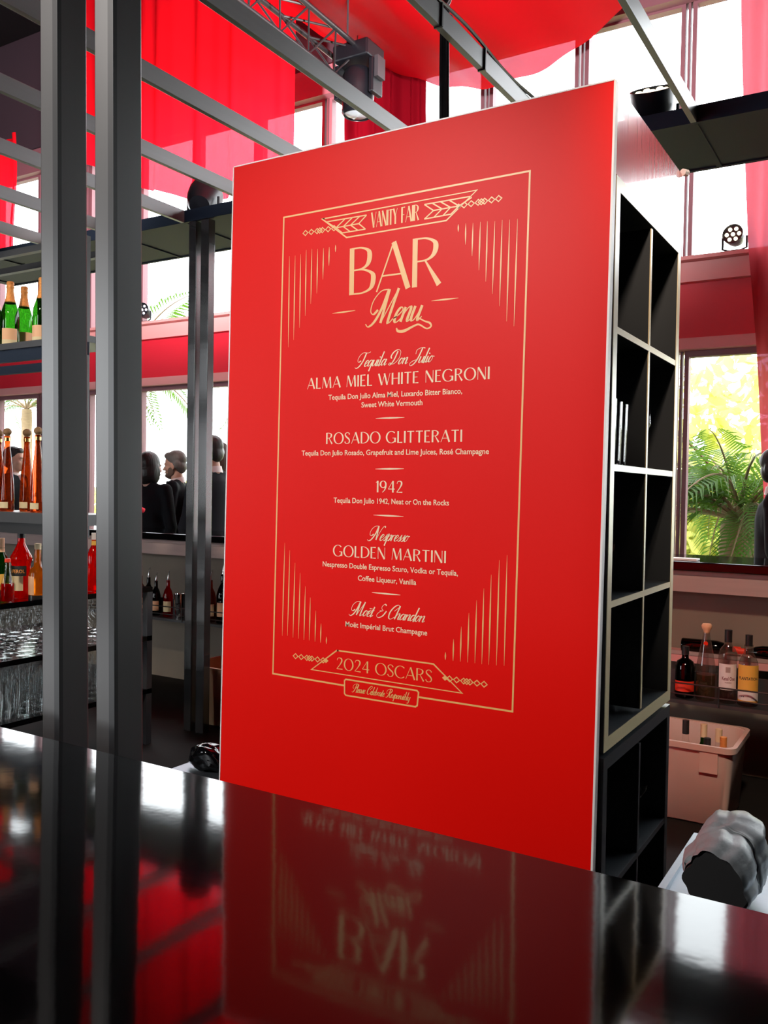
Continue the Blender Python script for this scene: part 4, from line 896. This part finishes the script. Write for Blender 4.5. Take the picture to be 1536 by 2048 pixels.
# lighting truss with a moving head at its end
tr_ = thing('lighting_truss', 'black lighting truss running under the ceiling beside the red swag', 'truss', (-3.55, 4, 4.5))
tA, tB = np.array((-3.62, 2.2, 4.63)), np.array((-3.68, 5.75, 4.63))
off = [np.array((-.12, 0, .1)), np.array((.12, 0, .1)), np.array((.0, 0, -.12))]
for o_ in off: MB().tube([tA+o_, tB+o_], .02, 10).build('chord', M['satin_black'], tr_)
n_ = 11
for k in range(n_):
    a = tA+(tB-tA)*k/n_; b = tA+(tB-tA)*(k+1)/n_; m2 = (a+b)/2
    MB().tube([a+off[0], m2+off[2], b+off[0]], .008, 6).tube([a+off[1], m2+off[2], b+off[1]], .008, 6).tube([a+off[0], b+off[1]], .008, 6).build('lacing', M['satin_black'], tr_)
for y in (2.6, 5.4): MB().tube([(-3.65, y, 4.72), (-3.65, y, 7.38)], .008, 6).build('drop_wire', M['black_metal'], tr_)
hc = onY(716, 182, 5.45); hx, hz = hc[0], hc[2]
mh = thing('moving_head_light', 'black moving-head stage light hanging from the truss end', 'stage light', (hx, 5.45, hz+.45))
MB().box(hx-.15, hx+.15, 5.33, 5.57, hz+.19, hz+.31).build('base', M['fixture'], mh, bevel=.012, smooth=0)
for s_ in (-.17, .13): MB().box(hx+s_, hx+s_+.04, 5.38, 5.52, hz-.06, hz+.19).build('yoke_arm', M['fixture'], mh, bevel=.01, smooth=0)
hb = MB(); hb.lathe([(0, .16), (.09, .15), (.115, .1), (.12, 0), (.115, -.12), (.12, -.16), (.105, -.18), (.1, -.165)], 24, (hx, 5.45, hz))
hb.build('head', M['fixture'], mh)
MB().lathe([(.1, -.166), (.06, -.185), (0, -.19)], 24, (hx, 5.45, hz)).build('lens', M['lens_dim'], mh)
MB().tube([(hx, 5.45, hz+.31), (hx, 5.45, 4.73 if hz+.31 < 4.6 else hz+.4)], .014, 8).build('clamp', M['chrome'], mh)
MB().box(hx+.17, hx+.2, 5.4, 5.5, hz+.05, hz+.2).build('side_cover', M['black_metal'], mh, smooth=0)
def par_light(label, x, y, z, to, lit=True, s=1.0, cells=7):
    t = thing('stage_light', label, 'stage light', (x, y, z))
    d = (Vector(to)-Vector((x, y, z+.16*s))).normalized(); q = d.to_track_quat('Z', 'Y').to_matrix(); c0 = Vector((x, y, z+.16*s))
    def tr(b): b.v = [tuple(c0+q @ (Vector(p)*s)) for p in b.v]; return b
    tr(MB().lathe([(0, -.12), (.06, -.115), (.085, -.06), (.1, .02), (.105, .09), (.098, .09), (.092, .07), (0, .065)], 20)).build('housing', M['fixture'], t)
    for k in range(cells):
        a = 2*math.pi*k/max(1, cells-1); r = 0 if k == cells-1 else .062
        tr(MB().lathe([(.02, .066), (.02, .08), (.012, .088), (0, .09)], 12, (r*math.cos(a), r*math.sin(a), 0))).build('lens', M['lens'] if lit else M['lens_dim'], t)
    MB().tube([(x-.12*s, y, z+.16*s), (x-.12*s, y, z+.03), (x-.06*s, y, z+.012), (x+.06*s, y, z+.012), (x+.12*s, y, z+.03), (x+.12*s, y, z+.16*s)], .009, 8).build('bracket', M['fixture'], t)
    return t
par_light('black stage light with lit lenses on the canopy above the shelf tower', -1.13, 4.3, 3.204, (-1.0, 3.2, 5.2), True, .98)
par_light('small round cluster light on the red ledge beside the rose curtain', -1.27, 7.36, 3.43, (-1.6, 4, 4.0), True, .75)
par_light('black stage light on the ledge just right of the near posts', -7.78, 7.36, 3.43, (-7.0, 5, 4.0), False, .8)
par_light('black stage light on the canopy left of the red panel', -4.02, 4.3, 3.204, (-5.2, 6.3, 5.0), False, 1.1)
# ================================================================== people beyond the far counter
def remesh(b, name, m, vox, smooth_it=6):
    me = b.mesh(name, m, smooth=0); o = bpy.data.objects.new(name, me); COL.objects.link(o)
    r = o.modifiers.new('r', 'REMESH'); r.mode = 'VOXEL'; r.voxel_size = vox
    s = o.modifiers.new('s', 'SMOOTH'); s.factor = .5; s.iterations = smooth_it
    dg = bpy.context.evaluated_depsgraph_get(); dg.update()
    me2 = bpy.data.meshes.new_from_object(o.evaluated_get(dg)); bpy.data.objects.remove(o); bpy.data.meshes.remove(me)
    me2.name = name; me2.materials.clear(); me2.materials.append(m); me2.shade_smooth(); return me2
def rot(ax, a): return Matrix.Rotation(math.radians(a), 3, ax)
def person(label, x, y, H, facing, head_turn=0, head_tilt=0, hair='short', hair_m='hair_dark', suit='suit', beard=False, female=False, arms=((8, 10), (8, 10))):
    """figure modelled facing -Y, then turned by `facing` degrees; H = height in metres"""
    k = H/1.80; t = thing('person', label, 'person', (x, y, 0)); t.rotation_euler = (0, 0, math.radians(facing))
    q = rot('Z', head_turn) @ rot('X', head_tilt); nb = Vector((0, .005, 1.53))
    def hp(p): v = q @ Vector((p[0], p[1], p[2]))+nb; return tuple(v)
    sw = .185 if not female else .17
    # joints
    J = {}
    for s, (fw, ou) in zip((-1, 1), arms):
        sh = Vector((s*sw, .01, 1.455)); a = math.radians(ou); f_ = math.radians(fw)
        el = sh+Vector((s*.30*math.sin(a), -.30*math.sin(f_)*.4, -.30*math.cos(a))); wr = el+Vector((s*.02, -.26*math.sin(f_+.25), -.26*math.cos(f_+.25)))
        J[s] = (sh, el, wr)
    b = MB()
    # head: skull, face, jaw, brow, nose, lips, chin, ears
    b.ell(hp((0, .005, .165)), (.076, .096, .098), 20, 14, q); b.ell(hp((0, -.03, .10)), (.062, .068, .09), 18, 12, q); b.ell(hp((0, -.045, .045)), (.045, .045, .035), 14, 10, q)
    b.ell(hp((0, -.088, .035)), (.02, .016, .016), 10, 8, q); b.ell(hp((0, -.082, .15)), (.052, .018, .014), 14, 8, q)
    b.cap(hp((0, -.092, .14)), hp((0, -.118, .1)), .009, .013, 10); b.ell(hp((0, -.096, .068)), (.024, .011, .009), 10, 8, q)
    for s in (-1, 1):
        b.ell(hp((s*.078, .012, .115)), (.011, .02, .033), 10, 8, q); b.ell(hp((s*.042, -.06, .105)), (.024, .026, .026), 10, 8, q)
    b.cap(hp((0, .012, .04)), (0, .02, 1.46), .055, .062, 14)
    # trunk, limbs
    b.ell((0, .01, 1.32), (.165, .105, .2), 18, 12); b.ell((0, .01, 1.08), (.14, .1, .18), 18, 12); b.ell((0, .015, .95), (.16, .11, .13), 18, 12)
    b.cap((-sw*.9, .01, 1.45), (sw*.9, .01, 1.45), .055, .055, 12)
    for s in (-1, 1):
        sh, el, wr = J[s]; b.cap(sh, el, .048, .038, 12); b.cap(el, wr, .038, .026, 12)
        d = (wr-el).normalized(); pm = wr+d*.05; side = Vector((0, -1, 0)); side = (side-d*side.dot(d)).normalized(); nrm = d.cross(side)
        b.cap(wr, wr+d*.085, .026, .03, 12)
        for i, L_ in enumerate((.07, .078, .073, .058)):
            o0 = wr+d*.085+side*(.026-.0175*i); o1 = o0+d*L_*.55+nrm*(-s*.008); o2 = o1+d*L_*.4+nrm*(-s*.02)
            b.cap(o0, o1, .0095, .0088, 8); b.cap(o1, o2, .0088, .0075, 8)
        tb = wr+d*.02+side*.024; t1 = tb+d*.035+side*.026; b.cap(tb, t1, .012, .0105, 8); b.cap(t1, t1+d*.03+side*.004, .0105, .0085, 8)
        hpj = Vector((s*.085, .015, .9)); kn = Vector((s*.095, -.005, .5)); an = Vector((s*.1, .03, .09))
        b.cap(hpj, kn, .078, .052, 14); b.cap(kn, an, .05, .034, 14); b.cap(an, Vector((s*.11, -.1, .04)), .036, .03, 12)
    me = remesh(b, 'body', M['skin'], .0085, 3)
    body = put('body', me, t); body.scale = (k, k, k)
    def child(nm, me_): o = put(nm, me_, t); o.scale = (k, k, k); return o
    # suit jacket
    b = MB(); b.ell((0, .012, 1.33), (.192, .13, .2), 20, 14); b.cap((-sw, .012, 1.44), (sw, .012, 1.44), .07, .07, 16); b.cap((0, .012, 1.35), (0, .012, 1.0), .155, .15, 24)
    b.ell((0, .012, 1.1), (.17, .12, .24), 20, 14); b.ell((0, .016, .9), (.182, .13, .16), 20, 14); b.cap((-.06, .03, 1.47), (.06, .03, 1.47), .062, .062, 12)
    for s in (-1, 1):
        sh, el, wr = J[s]; b.cap(sh, el, .068, .056, 14); b.cap(el, wr-(wr-el)*.04, .056, .042, 14)
    b.v = [(px_, py_*(.86 if abs(px_) < .2 else 1), pz_) for px_, py_, pz_ in b.v]
    child('jacket', remesh(b, 'jacket', M[suit], .011, 8))
    b = MB()
    for s in (-1, 1):
        hpj = Vector((s*.085, .015, .92)); kn = Vector((s*.095, .0, .5)); an = Vector((s*.1, .03, .1)); b.cap(hpj, kn, .1, .075, 16); b.cap(kn, an, .075, .06, 16)
    child('trousers', remesh(b, 'trousers', M[suit], .012, 5))
    for s in (-1, 1):
        sb = MB(); sb.ell((s*.11, -.04, .04), (.048, .135, .045), 16, 10); sb.v = [(a, c, max(.001, d)) for a, c, d in sb.v]; child('shoe', sb.mesh('shoe', M['shoe'], 60))
    if not female:
        c = MB()
        N = 28; v = []
        for i in range(N+1):
            a = math.radians(-78+336*i/N-90+12); r1, r2 = .066, .063
            v += [(.078*math.cos(a), .02+.072*math.sin(a), 1.49+.012*math.sin(a)), (r1*math.cos(a), .016+.064*math.sin(a), 1.54+.014*math.sin(a))]
        c.add(v, [(2*i, 2*i+2, 2*i+3, 2*i+1) for i in range(N)]); c.ell((0, -.055, 1.37), (.062, .062, .14), 16, 12)
        child('shirt', c.mesh('shirt', M['shirt'], 50))
        tb = MB(); tb.hexa([(-.02, -.124, 1.26), (.02, -.124, 1.26), (.02, -.112, 1.26), (-.02, -.112, 1.26)], [(-.014, -.085, 1.49), (.014, -.085, 1.49), (.012, -.065, 1.5), (-.012, -.065, 1.5)]); tb.ell((0, -.078, 1.495), (.019, .014, .017), 10, 8)
        child('necktie', tb.mesh('necktie', M['black_cloth'], 50))
    # hair
    b = MB()
    if hair == 'bob':
        b.ell(hp((0, .02, .17)), (.092, .108, .108), 22, 14, q); b.ell(hp((0, .045, .08)), (.094, .08, .11), 20, 12, q)
        for s in (-1, 1): b.ell(hp((s*.078, .012, .08)), (.026, .06, .1), 14, 10, q)
    else:
        b.ell(hp((0, .02, .185)), (.083, .1, .09), 22, 14, q); b.ell(hp((0, .062, .12)), (.07, .05, .075), 18, 12, q)
        b.ell(hp((0, -.045, .225)), (.062, .05, .036), 16, 10, q)
        for s in (-1, 1): b.ell(hp((s*.068, .04, .135)), (.02, .042, .045), 12, 8, q)
    child('hair', remesh(b, 'hair', M[hair_m], .007, 4))
    for s in (-1, 1):
        e = MB(); e.ell(hp((s*.031, -.083, .128)), (.013, .008, .007), 10, 8, q); child('eye', e.mesh('eye', M['eye_w'], 60))
        e = MB(); e.cap(hp((s*.016, -.1, .15)), hp((s*.048, -.09, .153)), .005, .004, 8); child('eyebrow', e.mesh('eyebrow', M[hair_m], 60))
    e = MB(); e.ell(hp((0, -.106, .068)), (.021, .006, .006), 12, 8, q); child('lips', e.mesh('lips', M['lip'], 60))
    if beard:
        b = MB(); b.ell(hp((0, -.05, .042)), (.052, .052, .04), 16, 10, q); b.ell(hp((0, -.094, .04)), (.026, .016, .02), 12, 8, q)
        for s in (-1, 1): b.ell(hp((s*.055, -.02, .075)), (.013, .036, .045), 12, 8, q)
        b.cap(hp((-.022, -.108, .082)), hp((.022, -.108, .082)), .006, .006, 8)
        child('beard', remesh(b, 'beard', M['beard'], .006, 3))
    return t
def at_head(px, py, Y): p = onY(px, py, Y); return p[0], p[2]
hx_, hz_ = at_head(302, 904, 5.75)
person('person in black seen from behind with a dark chin-length bob at the far counter', hx_, 5.75, hz_+.0, 186, -12, 0, 'bob', 'hair_dark', 'suit', False, True)
hx_, hz_ = at_head(352, 901, 6.3)
person('person with short greying hair, stubble, white shirt and black tie facing left', hx_, 6.3, hz_, -58, -12, 6, 'short', 'hair_grey', 'suit', True)
hx_, hz_ = at_head(425, 871, 5.9)
person('person with short dark hair in a charcoal suit turned away beside the red panel', hx_, 5.9, hz_, -95, 0, 8, 'short', 'hair_dark', 'suit_grey')
hx_, hz_ = at_head(443, 884, 6.5)
person('person with brown hair mostly hidden behind the charcoal-suited person', hx_, 6.5, hz_, 150, 0, 0, 'bob', 'hair_brown', 'suit', False, True)
hx_, hz_ = at_head(30, 893, 6.2)
person('person with dark hair glimpsed behind the amber tequila bottles', hx_, 6.2, hz_, 120, 0, 0, 'short', 'hair_dark', 'suit')
hx_, hz_ = at_head(1562, 880, 6.15)
person('person in dark suit cut off by the right edge before the curtain', hx_, 6.15, hz_-.05, 90, 0, 0, 'short', 'hair_dark', 'suit_grey')
